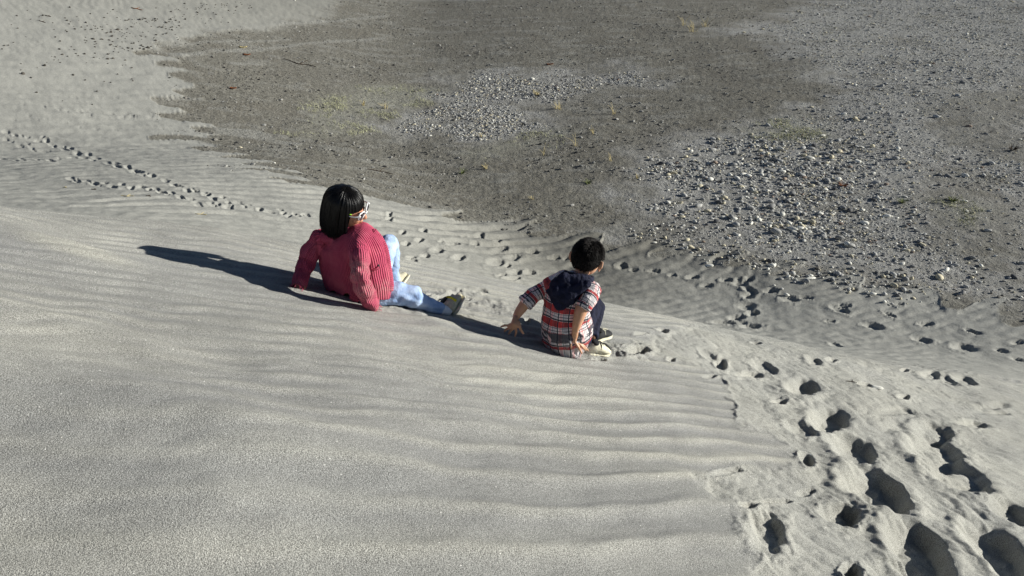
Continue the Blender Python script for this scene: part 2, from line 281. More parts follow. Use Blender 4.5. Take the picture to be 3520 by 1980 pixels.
# ------------------------------------------------------------------ material helpers
def mat(name):
    m = bpy.data.materials.new(name); m.use_nodes = True; n = m.node_tree; b = n.nodes['Principled BSDF']
    b.inputs['Roughness'].default_value = .9; b.inputs['Specular IOR Level'].default_value = .2
    return m, n, b
class G:
    def __init__(s, n): s.n = n
    def new(s, t, **k):
        x = s.n.nodes.new(t)
        for a, v in k.items(): setattr(x, a, v)
        return x
    def inp(s, sock, v):
        if hasattr(v, 'is_output') or isinstance(v, bpy.types.NodeSocket): s.n.links.new(v, sock)
        else: sock.default_value = v
    def attr(s, name, out='Fac'): return s.new('ShaderNodeAttribute', attribute_name=name).outputs[out]
    def coord(s): return s.new('ShaderNodeTexCoord').outputs['Object']
    def noise(s, sc, det=2, rough=.5, vec=None, out='Fac'):
        x = s.new('ShaderNodeTexNoise'); s.inp(x.inputs['Vector'], vec if vec is not None else s.coord())
        x.inputs['Scale'].default_value = sc; x.inputs['Detail'].default_value = det; x.inputs['Roughness'].default_value = rough; return x.outputs[out]
    def voro(s, sc, vec=None, feature='F1', out='Distance'):
        x = s.new('ShaderNodeTexVoronoi', feature=feature); s.inp(x.inputs['Vector'], vec if vec is not None else s.coord()); x.inputs['Scale'].default_value = sc; return x.outputs[out]
    def math(s, op, a, b=0.0, c=0.0):
        x = s.new('ShaderNodeMath', operation=op); s.inp(x.inputs[0], a); s.inp(x.inputs[1], b); s.inp(x.inputs[2], c); return x.outputs[0]
    def mapr(s, v, a, b, c=0.0, d=1.0):
        x = s.new('ShaderNodeMapRange'); x.interpolation_type = 'SMOOTHSTEP'; s.inp(x.inputs[0], v); x.inputs[1].default_value = a; x.inputs[2].default_value = b; x.inputs[3].default_value = c; x.inputs[4].default_value = d; return x.outputs[0]
    def mix(s, f, a, b, mode='MIX'):
        x = s.new('ShaderNodeMix', data_type='RGBA', blend_type=mode); s.inp(x.inputs[0], f)
        for i, v in ((6, a), (7, b)):
            if isinstance(v, tuple): v = (*v[:3], 1)
            s.inp(x.inputs[i], v)
        return x.outputs[2]
    def bump(s, h, st, dist, prev=None):
        x = s.new('ShaderNodeBump'); s.inp(x.inputs['Height'], h); s.inp(x.inputs['Strength'], st); x.inputs['Distance'].default_value = dist
        if prev is not None: s.inp(x.inputs['Normal'], prev)
        return x.outputs[0]
    def sep(s, v):
        x = s.new('ShaderNodeSeparateXYZ'); s.inp(x.inputs[0], v); return x.outputs
    def comb(s, a, b, c=0.0):
        x = s.new('ShaderNodeCombineXYZ'); s.inp(x.inputs[0], a); s.inp(x.inputs[1], b); s.inp(x.inputs[2], c); return x.outputs[0]
PALE = (.335, .332, .302); BROWN = (.178, .171, .147); CRUST = (.172, .165, .146)
def sand_material():
    m, n, b = mat("grey_sand"); g = G(n)
    c1 = g.noise(420, 1, .6); c2 = g.noise(190, 2, .6); c3 = g.noise(9, 3); c4 = g.noise(1.3, 2)
    sp = g.mapr(c1, .36, .64, g.mapr(c4, .35, .65, .40, .66) if False else .48, 1.54); sp2 = g.mapr(c2, .3, .7, .86, 1.14); sp3 = g.math('MULTIPLY', g.mapr(c4, .3, .7, .91, 1.07), g.mapr(c3, .3, .7, .95, 1.05))
    f = g.math('MULTIPLY', g.math('MULTIPLY', sp, sp2), sp3)
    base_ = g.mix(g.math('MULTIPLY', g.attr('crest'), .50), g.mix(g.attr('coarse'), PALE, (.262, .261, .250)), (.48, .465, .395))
    col = g.mix(1.0, base_, g.comb(f, f, f), 'MULTIPLY')
    # scattered bright quartz grains and small shell bits
    v = g.voro(95, out='Color'); vd = g.voro(95)
    gr = g.math('MULTIPLY', g.math('GREATER_THAN', g.sep(v)[0], .992), g.math('LESS_THAN', vd, .22))
    col = g.mix(gr, col, (.85, .83, .78))
    g.inp(b.inputs['Base Color'], col); b.inputs['Roughness'].default_value = .95; b.inputs['Specular IOR Level'].default_value = .12
    h = g.bump(c1, .9, .0022); h = g.bump(c2, .7, .0035, h); h = g.bump(g.noise(60, 2), .35, .004, h)
    g.inp(b.inputs['Normal'], h); return m
def floor_material():
    m, n, b = mat("valley_ground"); g = G(n)
    dark = g.attr('dark'); grav = g.attr('gravel'); grass = g.attr('grass'); stre = g.attr('streak'); brown = g.attr('brown')
    n1 = g.noise(7, 4, .65); n2 = g.noise(26, 3, .6); n3 = g.noise(.6, 3); n4 = g.noise(70, 2)
    sand = g.mix(brown, PALE, BROWN)
    ns = g.math('MULTIPLY', g.mapr(n2, .3, .7, .90, 1.10), g.mapr(n4, .3, .7, .88, 1.12))
    sand = g.mix(1.0, sand, g.comb(ns, ns, ns), 'MULTIPLY')
    crust = g.mix(g.mapr(n1, .35, .65), (.170, .162, .136), (.245, .234, .200))
    crust = g.mix(g.mapr(n3, .4, .65, 0, .6), crust, (.185, .172, .142))
    # little pale chips; clod shadows painted into the crust colour as dark flecks
    ch = g.mapr(g.noise(8, 4, .75), .57, .66, 0, .8); crust = g.mix(g.math('MULTIPLY', ch, g.mapr(n3, .35, .6, .25, 1)), crust, (.31, .305, .285))
    dg = g.mapr(g.noise(8, 5, .75, out='Fac'), .42, .33, 0, .65); crust = g.mix(dg, crust, (.085, .082, .075))
    # gravel bed: every cell its own grey
    vc = g.voro(22, out='Color'); vd = g.voro(22, feature='DISTANCE_TO_EDGE')
    gc = g.mix(g.sep(vc)[0], (.24, .24, .232), (.52, .51, .49)); gc = g.mix(g.math('GREATER_THAN', g.sep(vc)[1], .90), gc, (.55, .53, .47))
    gc = g.mix(g.math('GREATER_THAN', g.sep(vc)[2], .94), gc, (.33, .28, .22))
    gc = g.mix(g.mapr(vd, .0, .10, .55, 0), gc, (.13, .128, .12))
    gp = g.mapr(g.noise(2.2, 4, .7), .40, .56)
    crust2 = g.mix(g.math('MULTIPLY', grav, gp), crust, gc)
    crust2 = g.mix(g.math('MULTIPLY', grav, g.mapr(n3, .3, .55, .35, .75)), crust2, (.38, .376, .352))
    sand = g.mix(g.math('MULTIPLY', g.attr('farfade'), .55), sand, (.225, .218, .190)); col = g.mix(dark, sand, crust2)
    col = g.mix(g.math('MULTIPLY', stre, g.mapr(n2, .35, .55, .2, 1)), col, (.32, .315, .285))
    gn = g.math('MULTIPLY', grass, g.mapr(g.noise(9, 4, .7), .42, .58))
    col = g.mix(g.math('MULTIPLY', gn, .35), col, (.36, .36, .24)); col = g.mix(g.math('MULTIPLY', grass, .28), col, (.36, .355, .32))
    g.inp(b.inputs['Base Color'], col); b.inputs['Roughness'].default_value = .95; b.inputs['Specular IOR Level'].default_value = .1
    h = g.bump(g.noise(9, 5, .75), g.math('MULTIPLY_ADD', dark, .85, .12), .07)
    h = g.bump(g.math('MULTIPLY', vd, 1.0), g.math('MULTIPLY', grav, .8), .02, h)
    h = g.bump(n2, .35, .012, h)
    g.inp(b.inputs['Normal'], h); return m
SAND = sand_material(); FLOORM = floor_material()
# ------------------------------------------------------------------ ground meshes: near dune and valley floor share one grid
idx = np.arange(nr*nc).reshape(nr, nc)
quads = np.stack([idx[:-1, :-1], idx[:-1, 1:], idx[1:, 1:], idx[1:, :-1]], -1).reshape(-1, 4)
belongs = (DB[:-1, :-1] < .9).reshape(-1)
V = np.stack([Xg, Yg, Zg], -1).reshape(-1, 3).astype(np.float32)
def mesh_from(name, verts, faces, attrs=None, smooth=True, material=None, parent=None):
    me = bpy.data.meshes.new(name); k = faces.shape[1]
    me.vertices.add(len(verts)); me.vertices.foreach_set('co', np.ascontiguousarray(verts, np.float32).ravel())
    me.loops.add(faces.size); me.loops.foreach_set('vertex_index', np.ascontiguousarray(faces, np.int32).ravel())
    me.polygons.add(len(faces)); me.polygons.foreach_set('loop_start', np.arange(0, faces.size, k, dtype=np.int32))
    me.update(calc_edges=True)
    me.polygons.foreach_set('use_smooth', np.full(len(faces), smooth))
    for an, (typ, data) in (attrs or {}).items():
        at = me.attributes.new(an, typ, 'POINT')
        at.data.foreach_set('value' if typ == 'FLOAT' else ('color' if typ == 'FLOAT_COLOR' else 'vector'), np.ascontiguousarray(data, np.float32).ravel())
    if material: me.materials.append(material)
    o = bpy.data.objects.new(name, me); COL.objects.link(o)
    if parent: o.parent = parent
    return o
def subset(name, fsel, names, material):
    f = quads[fsel]; used = np.unique(f); remap = np.full(nr*nc, -1, np.int64); remap[used] = np.arange(len(used))
    at = {k: ('FLOAT', v.reshape(-1)[used]) for k, v in names.items()}
    return mesh_from(name, V[used], remap[f], at, True, material)
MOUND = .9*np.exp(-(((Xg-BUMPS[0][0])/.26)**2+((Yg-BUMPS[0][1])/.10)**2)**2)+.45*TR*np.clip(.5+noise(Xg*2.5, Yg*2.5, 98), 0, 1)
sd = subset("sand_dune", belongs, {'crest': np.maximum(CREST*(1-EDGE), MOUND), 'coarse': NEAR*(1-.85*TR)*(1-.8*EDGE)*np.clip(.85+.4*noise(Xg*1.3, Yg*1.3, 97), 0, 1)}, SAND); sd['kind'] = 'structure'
vf = subset("valley_floor", ~belongs, {'brown': BRN, 'farfade': sst(20, 38, Yg+2*noise(Xg*.2, Yg*.3, 99)), 'dark': DARKM*(1-NEAR), 'gravel': GRAVM, 'grass': GRASM, 'streak': STRM}, FLOORM); vf['kind'] = 'structure'
# ------------------------------------------------------------------ modelling tools for soft shapes
def P(px, py, t):
    a, b, c = ray(px, py); return Vector((float(a)*t, float(b)*t, 6.5+float(c)*t))
def tg(px, py): return float(hit(px, py)[3])
def PG(px, py, up=0.0):
    x, y, z, t = hit(px, py); x, y = float(x), float(y); return Vector((x, y, sample_ground(x, y)+up))
class Geo:
    def __init__(s): s.v = []; s.f = []
    def ring_tube(s, secs, n=20, sub=5, cap=.75):
        """secs: (centre, side vector, half width along side, half depth)"""
        C = np.array([list(q[0]) for q in secs]); S = np.array([list(q[1]) for q in secs]); A = np.array([q[2] for q in secs]); B = np.array([q[3] for q in secs])
        def cr(D, i, f):
            m = len(D)-1; p0, p1, p2, p3 = D[max(i-1, 0)], D[i], D[min(i+1, m)], D[min(i+2, m)]
            return .5*((2*p1)+(-p0+p2)*f+(2*p0-5*p1+4*p2-p3)*f*f+(-p0+3*p1-3*p2+p3)*f**3)
        pts = [];
        for i in range(len(secs)-1):
            for k in range(sub):
                f = k/sub; pts.append((cr(C, i, f), cr(S, i, f), cr(A, i, f), cr(B, i, f)))
        pts.append((C[-1], S[-1], A[-1], B[-1]))
        T = [pts[min(i+1, len(pts)-1)][0]-pts[max(i-1, 0)][0] for i in range(len(pts))]; T = [t/np.linalg.norm(t) for t in T]
        r0 = min(pts[0][2], pts[0][3])*cap; r1 = min(pts[-1][2], pts[-1][3])*cap
        full = []
        for k, sc in ((1, .35), (.75, .72), (.4, .92)): full.append((pts[0][0]-T[0]*r0*k, T[0], pts[0][1], pts[0][2]*sc, pts[0][3]*sc))
        for p, t in zip(pts, T): full.append((p[0], t, p[1], p[2], p[3]))
        for k, sc in ((.4, .92), (.75, .72), (1, .35)): full.append((pts[-1][0]+T[-1]*r1*k, T[-1], pts[-1][1], pts[-1][2]*sc, pts[-1][3]*sc))
        base_ = len(s.v)
        for c, t, sd_, a, b in full:
            sv = sd_-t*np.dot(sd_, t); sv /= np.linalg.norm(sv)+1e-9; bv = np.cross(t, sv)
            for k in range(n):
                an = 2*math.pi*k/n; s.v.append(tuple(c+sv*math.cos(an)*a+bv*math.sin(an)*b))
        m = len(full)
        for i in range(m-1):
            for k in range(n):
                a = base_+i*n+k; b = base_+i*n+(k+1) % n; s.f.append((a, b, b+n, a+n))
        s.f.append(tuple(base_+k for k in reversed(range(n)))); s.f.append(tuple(base_+(m-1)*n+k for k in range(n)))
        return s
    def limb(s, pts, n=14, sub=4, cap=.8):
        """pts: (centre, radius); round limb"""
        d = Vector(pts[-1][0])-Vector(pts[0][0]); side = d.cross(Vector((.3, .2, 1))).normalized() if d.length > 1e-6 else Vector((1, 0, 0))
        return s.ring_tube([(p, side, r, r) for p, r in pts], n, sub, cap)
    def ball(s, c, r, M=None, seg=20):
        """r scalar or three radii along the columns of M"""
        r = (r, r, r) if not hasattr(r, '__len__') else r; M = M or Matrix.Identity(3); b0 = len(s.v); rg = seg//2
        for i in range(1, rg):
            th = math.pi*i/rg
            for k in range(seg):
                ph = 2*math.pi*k/seg; l = Vector((r[0]*math.sin(th)*math.cos(ph), r[1]*math.sin(th)*math.sin(ph), r[2]*math.cos(th))); s.v.append(tuple(Vector(c)+M @ l))
        top = len(s.v); s.v.append(tuple(Vector(c)+M @ Vector((0, 0, r[2])))); bot = len(s.v); s.v.append(tuple(Vector(c)-M @ Vector((0, 0, r[2]))))
        for i in range(rg-2):
            for k in range(seg):
                a = b0+i*seg+k; b = b0+i*seg+(k+1) % seg; s.f.append((a, a+seg, b+seg, b))
        for k in range(seg): s.f.append((top, b0+k, b0+(k+1) % seg)); s.f.append((bot, b0+(rg-2)*seg+(k+1) % seg, b0+(rg-2)*seg+k))
        return s
    def mesh(s, name):
        me = bpy.data.meshes.new(name); me.from_pydata(s.v, [], s.f); me.update(); return me
    def obj(s, name, material, parent=None, smooth=True):
        me = s.mesh(name); me.materials.append(material)
        me.polygons.foreach_set('use_smooth', [smooth]*len(me.polygons))
        o = bpy.data.objects.new(name, me); COL.objects.link(o)
        if parent: o.parent = parent
        return o
def fuse(geo, voxel, smooth=6, fac=.5):
    """one continuous skin round all the shapes of geo -> (verts, quads)"""
    me = geo.mesh("tmp"); o = bpy.data.objects.new("tmp", me); COL.objects.link(o)
    r = o.modifiers.new("r", 'REMESH'); r.mode = 'VOXEL'; r.voxel_size = voxel; r.use_smooth_shade = True
    if smooth:
        m = o.modifiers.new("s", 'SMOOTH'); m.iterations = smooth; m.factor = fac
    dg = bpy.context.evaluated_depsgraph_get(); ev = o.evaluated_get(dg); m2 = bpy.data.meshes.new_from_object(ev)
    v = np.empty(len(m2.vertices)*3, np.float32); m2.vertices.foreach_get('co', v); v = v.reshape(-1, 3)
    nrm = np.empty(len(m2.vertices)*3, np.float32); m2.vertices.foreach_get('normal', nrm); nrm = nrm.reshape(-1, 3)
    f = np.array([tuple(p.vertices) if len(p.vertices) == 4 else tuple(p.vertices)+(p.vertices[2],) for p in m2.polygons if len(p.vertices) == 4])
    bpy.data.objects.remove(o); bpy.data.meshes.remove(m2); bpy.data.meshes.remove(me)
    return v, f, nrm
def cloth_coords(v, chains):
    """for each vertex the nearest chain of bones: u = distance round it, w = distance along it, part number"""
    best = np.full(len(v), 1e9); out = np.zeros((len(v), 3), np.float32)
    for ci, (pts, side, rm) in enumerate(chains):
        L = 0
        for i in range(len(pts)-1):
            a, b = np.array(pts[i][0]), np.array(pts[i+1][0]); d = b-a; l = np.linalg.norm(d); d = d/l
            ra, rb = pts[i][1], pts[i+1][1]
            t = np.clip((v-a) @ d, 0, l) if 0 < i < len(pts)-2 else (np.clip((v-a) @ d, -1, l) if i == 0 else np.clip((v-a) @ d, 0, l+1))
            q = v-(a+np.outer(np.clip(t, 0, l), d)); dist = np.linalg.norm(q, axis=1)/(ra+(rb-ra)*np.clip(t/l, 0, 1))
            s = np.array(side)-d*np.dot(side, d); s /= np.linalg.norm(s); bb = np.cross(d, s)
            u = np.arctan2(q @ bb, q @ s)*rm
            m = dist < best; best[m] = dist[m]; out[m, 0] = u[m]; out[m, 1] = (L+t)[m]; out[m, 2] = ci
            L += l
    return out
def tag(o, label, cat, group=None):
    o['label'] = label; o['category'] = cat
    if group: o['group'] = group
    return o
def frame(f, left):
    f = Vector(f).normalized(); l = Vector(left); l = (l-f*l.dot(f)).normalized(); u = f.cross(l); return f, l, u
# ------------------------------------------------------------------ cloth, skin and hair materials
def simple(name, col, rough=.8, spec=.25, nsc=60, var=.12, bump=.3, bd=.002):
    m, n, b = mat(name); g = G(n); f = g.mapr(g.noise(nsc, 3), .3, .7, 1-var, 1+var)
    g.inp(b.inputs['Base Color'], g.mix(1.0, col, g.comb(f, f, f), 'MULTIPLY')); b.inputs['Roughness'].default_value = rough; b.inputs['Specular IOR Level'].default_value = spec
    if bump: g.inp(b.inputs['Normal'], g.bump(g.noise(nsc*1.7, 2), bump, bd))
    return m
def skin_material(name, col, red):
    m, n, b = mat(name); g = G(n); c = g.mix(g.mapr(g.noise(30, 2), .35, .65), col, red)
    g.inp(b.inputs['Base Color'], c); b.inputs['Roughness'].default_value = .5; b.inputs['Specular IOR Level'].default_value = .35
    b.inputs['Subsurface Weight'].default_value = .08; b.inputs['Subsurface Radius'].default_value = (.01, .004, .002); b.inputs['Subsurface Scale'].default_value = .6
    return m
def knit_material(direction=0, dust_on=True):
    m, n, b = mat("raspberry_chenille_knit"); g = G(n); s = g.sep(g.attr('guv', 'Vector')); u, v = s[direction], s[1-direction]
    wob = g.math('MULTIPLY', g.math('SUBTRACT', g.noise(30, 2), .5), .004)
    rib = g.math('SINE', g.math('MULTIPLY', g.math('ADD', u, wob), 2*math.pi/.0098))
    st = g.math('SINE', g.math('MULTIPLY', g.math('ADD', v, wob), 2*math.pi/.0072))
    h = g.math('ADD', rib, g.math('MULTIPLY', st, .35)); fz = g.noise(330, 3, .7)
    f = g.mapr(h, -1.3, 1.2, 0, 1)
    f2 = g.math('ADD', g.math('MULTIPLY', f, .62), g.math('MULTIPLY', fz, .38)); col = g.mix(f2, (.31, .030, .072), (.66, .115, .20)); col = g.mix(g.mapr(g.noise(11, 3, .6), .42, .68, 0, .45), col, (.68, .16, .22))
    if dust_on:
        d = g.math('MULTIPLY', g.attr('dust'), g.mapr(g.noise(42, 4, .75), .34, .55)); d = g.math('MULTIPLY', d, g.mapr(f, 0, 1, .45, 1))
        col = g.mix(g.math('MULTIPLY', d, 1.0), col, (.56, .44, .38))
    g.inp(b.inputs['Base Color'], col); b.inputs['Roughness'].default_value = .95; b.inputs['Specular IOR Level'].default_value = .08
    b.inputs['Sheen Weight'].default_value = .25; b.inputs['Sheen Tint'].default_value = (.9, .3, .4, 1)
    g.inp(b.inputs['Normal'], g.bump(fz, .6, .004, g.bump(h, .7, .003))); return m
def denim_material():
    m, n, b = mat("light_blue_denim"); g = G(n); c = g.mix(g.mapr(g.noise(16, 4, .6), .3, .7), (.20, .32, .56), (.42, .54, .75))
    c = g.mix(g.mapr(g.noise(500, 1), .4, .7, 0, .3), c, (.75, .80, .88)); g.inp(b.inputs['Base Color'], c); b.inputs['Roughness'].default_value = .9
    g.inp(b.inputs['Normal'], g.bump(g.noise(28, 3, .6), .6, .012)); return m
def plaid_material():
    m, n, b = mat("red_white_black_plaid"); g = G(n); s = g.sep(g.attr('guv', 'Vector'))
    wob = g.math('MULTIPLY', g.math('SUBTRACT', g.noise(14, 2), .5), .012)
    cu = g.math('FRACT', g.math('ADD', g.math('DIVIDE', g.math('ADD', s[0], wob), .062), 20.13)); cv = g.math('FRACT', g.math('ADD', g.math('DIVIDE', g.math('ADD', s[1], wob), .064), 20.4))
    def band(x, a, w): return g.math('LESS_THAN', g.math('ABSOLUTE', g.math('SUBTRACT', x, a)), w/2)
    c = (.86, .84, .82)
    c = g.mix(g.math('MULTIPLY', band(cu, .20, .34), .60), c, (.45, .40, .42))
    c = g.mix(g.math('MULTIPLY', band(cu, .74, .28), .5), c, (.68, .14, .14))
    c = g.mix(g.math('MULTIPLY', band(cv, .25, .29), .92), c, g.mix(band(cu, .22, .30), (.52, .022, .022), (.26, .012, .014)))
    c = g.mix(g.math('MULTIPLY', band(cu, .48, .13), .95), c, (.035, .04, .06)); c = g.mix(g.math('MULTIPLY', band(cu, .98, .08), .85), c, (.04, .045, .07))
    c = g.mix(g.math('MULTIPLY', band(cv, .50, .14), .95), c, (.025, .03, .045)); c = g.mix(g.math('MULTIPLY', band(cv, .77, .07), .8), c, (.05, .05, .07)); c = g.mix(g.math('MULTIPLY', band(cv, .01, .08), .9), c, (.03, .03, .045))
    d = g.math('MULTIPLY', g.attr('dust'), g.mapr(g.noise(60, 4, .75), .40, .70)); c = g.mix(g.math('MULTIPLY', d, .6), c, (.62, .58, .50))
    g.inp(b.inputs['Base Color'], c); b.inputs['Roughness'].default_value = .9
    g.inp(b.inputs['Normal'], g.bump(g.noise(22, 3, .6), .7, .014)); return m
def hair_material():
    m, n, b = mat("black_hair"); g = G(n); g.inp(b.inputs['Base Color'], g.mix(g.noise(40, 2), (.0025, .0025, .003), (.007, .006, .0065)))
    b.inputs['Roughness'].default_value = .33; b.inputs['Specular IOR Level'].default_value = .38; return m
CAPM = simple('dense_black_hair', (.004, .004, .004), .95, .03, 60, .2, 0)
SKIN_G = skin_material("skin_warm", (.50, .24, .145), (.56, .27, .17)); SKIN_B = skin_material("skin_tan", (.54, .30, .175), (.60, .33, .21))
HAIRB = simple('short_dark_hair', (.012, .009, .008), .6, .3, 60, .3, 0)
KNIT = knit_material(); BAND = knit_material(1); DENIM = denim_material(); PLAID = plaid_material(); HAIR = hair_material()
NAVY = simple("navy_cotton", (.010, .012, .030), .85, .2, 40, .3, .6, .01); DENIM_SHADED = simple("shaded_denim_navy", (.020, .030, .062), .8, .25, 50, .2, .4, .006)  # unused second navy: the jeans' shaded shin put into a colour
BEIGE = simple("beige_suede", (.55, .50, .36), .9, .15, 80, .15, .4, .002); CREAM = simple("cream_rubber", (.70, .66, .50), .7, .3, 40, .1, .2)
SOCK = simple("white_sock_knit", (.78, .78, .80), .95, .1, 200, .1, .5); BLACKL = simple("black_lace", (.02, .02, .02), .8, .2, 100, .2, 0)
YEL = simple("yellow_trim", (.72, .66, .03), .7, .3, 60, .1, 0); WPL = simple("white_plastic", (.72, .72, .72), .3, .5, 20, .03, 0)
LENS = simple("dark_lens", (.02, .015, .025), .12, .6, 20, .1, 0); BLKF = simple("black_shoe_mesh", (.02, .02, .022), .8, .3, 150, .3, .4); GRN = simple("green_clip_enamel", (.35, .75, .03), .4, .4, 20, .1, 0)
# ------------------------------------------------------------------ shared builders
def hand(geo, sc, wrist, palm, fingers, thick=.0085, pr=.014):
    """palm between wrist and finger roots; every finger a bent tapering chain"""
    geo.limb([(wrist, .0165), (wrist.lerp(palm, .5), .018), (palm, .019)], 12, 3)
    for root, mid, tip, r in fingers:
        geo.limb([(palm.lerp(root, .15), pr), (root, r*1.25), ], 10, 3)
        geo.limb([(root, r*1.15), (root.lerp(mid, .55), r), (mid, r*1.02), (mid.lerp(tip, .6), r*.88), (tip, r*.72)], 10, 3)
def strands(name, curves, r, material, parent, n=3):
    V_, F_ = [], []
    for c in curves:
        c = np.array(c); m = len(c); T = np.gradient(c, axis=0); T /= np.linalg.norm(T, axis=1)[:, None]+1e-9
        ref = np.array((.31, .53, .2)); A = np.cross(T, ref); A /= np.linalg.norm(A, axis=1)[:, None]+1e-9; B = np.cross(T, A)
        tap = np.linspace(1, .35, m)[:, None]*r; b0 = len(V_)*0+sum(0 for _ in ())+strands.k; strands.k += m*n
        for k in range(n):
            an = 2*math.pi*k/n; V_.append((k, c+A*math.cos(an)*tap+B*math.sin(an)*tap, b0, m))
        i = np.arange(m-1)
        for k in range(n):
            a = b0+k*m+i; b = b0+((k+1) % n)*m+i; F_.append(np.stack([a, b, b+1, a+1], 1))
    strands.k = 0
    return mesh_from(name, np.concatenate([v[1] for v in V_]), np.concatenate(F_), None, True, material, parent)
strands.k = 0
def shoe(parent, heel, toe, up, width, upper_mat, sole_mat, lace_mat, panels=None, thick=.055, kids=1.0):
    ax = (toe-heel); L = ax.length; ax.normalize(); up = (up-ax*up.dot(ax)).normalized(); sd = ax.cross(up); g = Geo(); w_ = width/2
    secs = [(.04, .70, .70), (.18, .84, .95), (.34, .84, 1.0), (.5, .88, .80), (.68, 1.0, .60), (.85, .98, .50), (.97, .70, .36)]
    g.ring_tube([(heel+ax*L*a+up*(thick*h*.5+.008), sd, w_*ww, thick*h*.52) for a, ww, h in secs], 22, 4, .6)
    v, f, nr_ = fuse(g, .004, 4); so_ = mesh_from("shoe", v, f, None, True, upper_mat, parent)
    g = Geo(); secs = [(.0, .62), (.12, .86), (.3, .84), (.5, .86), (.7, 1.02), (.88, .95), (1.0, .60)]
    g.ring_tube([(heel+ax*L*a+up*(.004+(.012 if a > .9 else 0)), sd, w_*ww*1.06, .0105) for a, ww in secs], 18, 4, .5); g.obj("sole", sole_mat, so_)
    g = Geo()
    for k in range(4):
        a = .40+.085*k; h = thick*(1.0-.13*(k+.5))+.010; c = heel+ax*L*a+up*h*.99
        g.limb([(c-sd*w_*.42-up*.010, .0028), (c+ax*.006+up*.0015, .003), (c+sd*w_*.42-up*.010, .0028)], 6, 3)
    g.limb([(heel+ax*L*.36+up*(thick+.008), .003), (heel+ax*L*.40+sd*.02+up*(thick+.004), .003), (heel+ax*L*.42+sd*.03+up*(thick*.7), .0025)], 6, 3)
    g.obj("laces", lace_mat, so_)
    g = Geo(); g.ring_tube([(heel+ax*L*.20+up*(thick*1.0+.004), sd, w_*.62, L*.13), (heel+ax*L*.19+up*(thick*1.12+.006), sd, w_*.6, L*.125)], 18, 2, .2); g.obj("collar", panels or upper_mat, so_)
    return so_, (heel, ax, up, sd, L, w_)
def trim(parent, fr, pts, r, name, m):
    heel, ax, up, sd, L, w_ = fr; g = Geo(); g.limb([(heel+ax*L*a+sd*w_*b+up*c, r) for a, b, c in pts], 8, 4); return g.obj(name, m, parent)
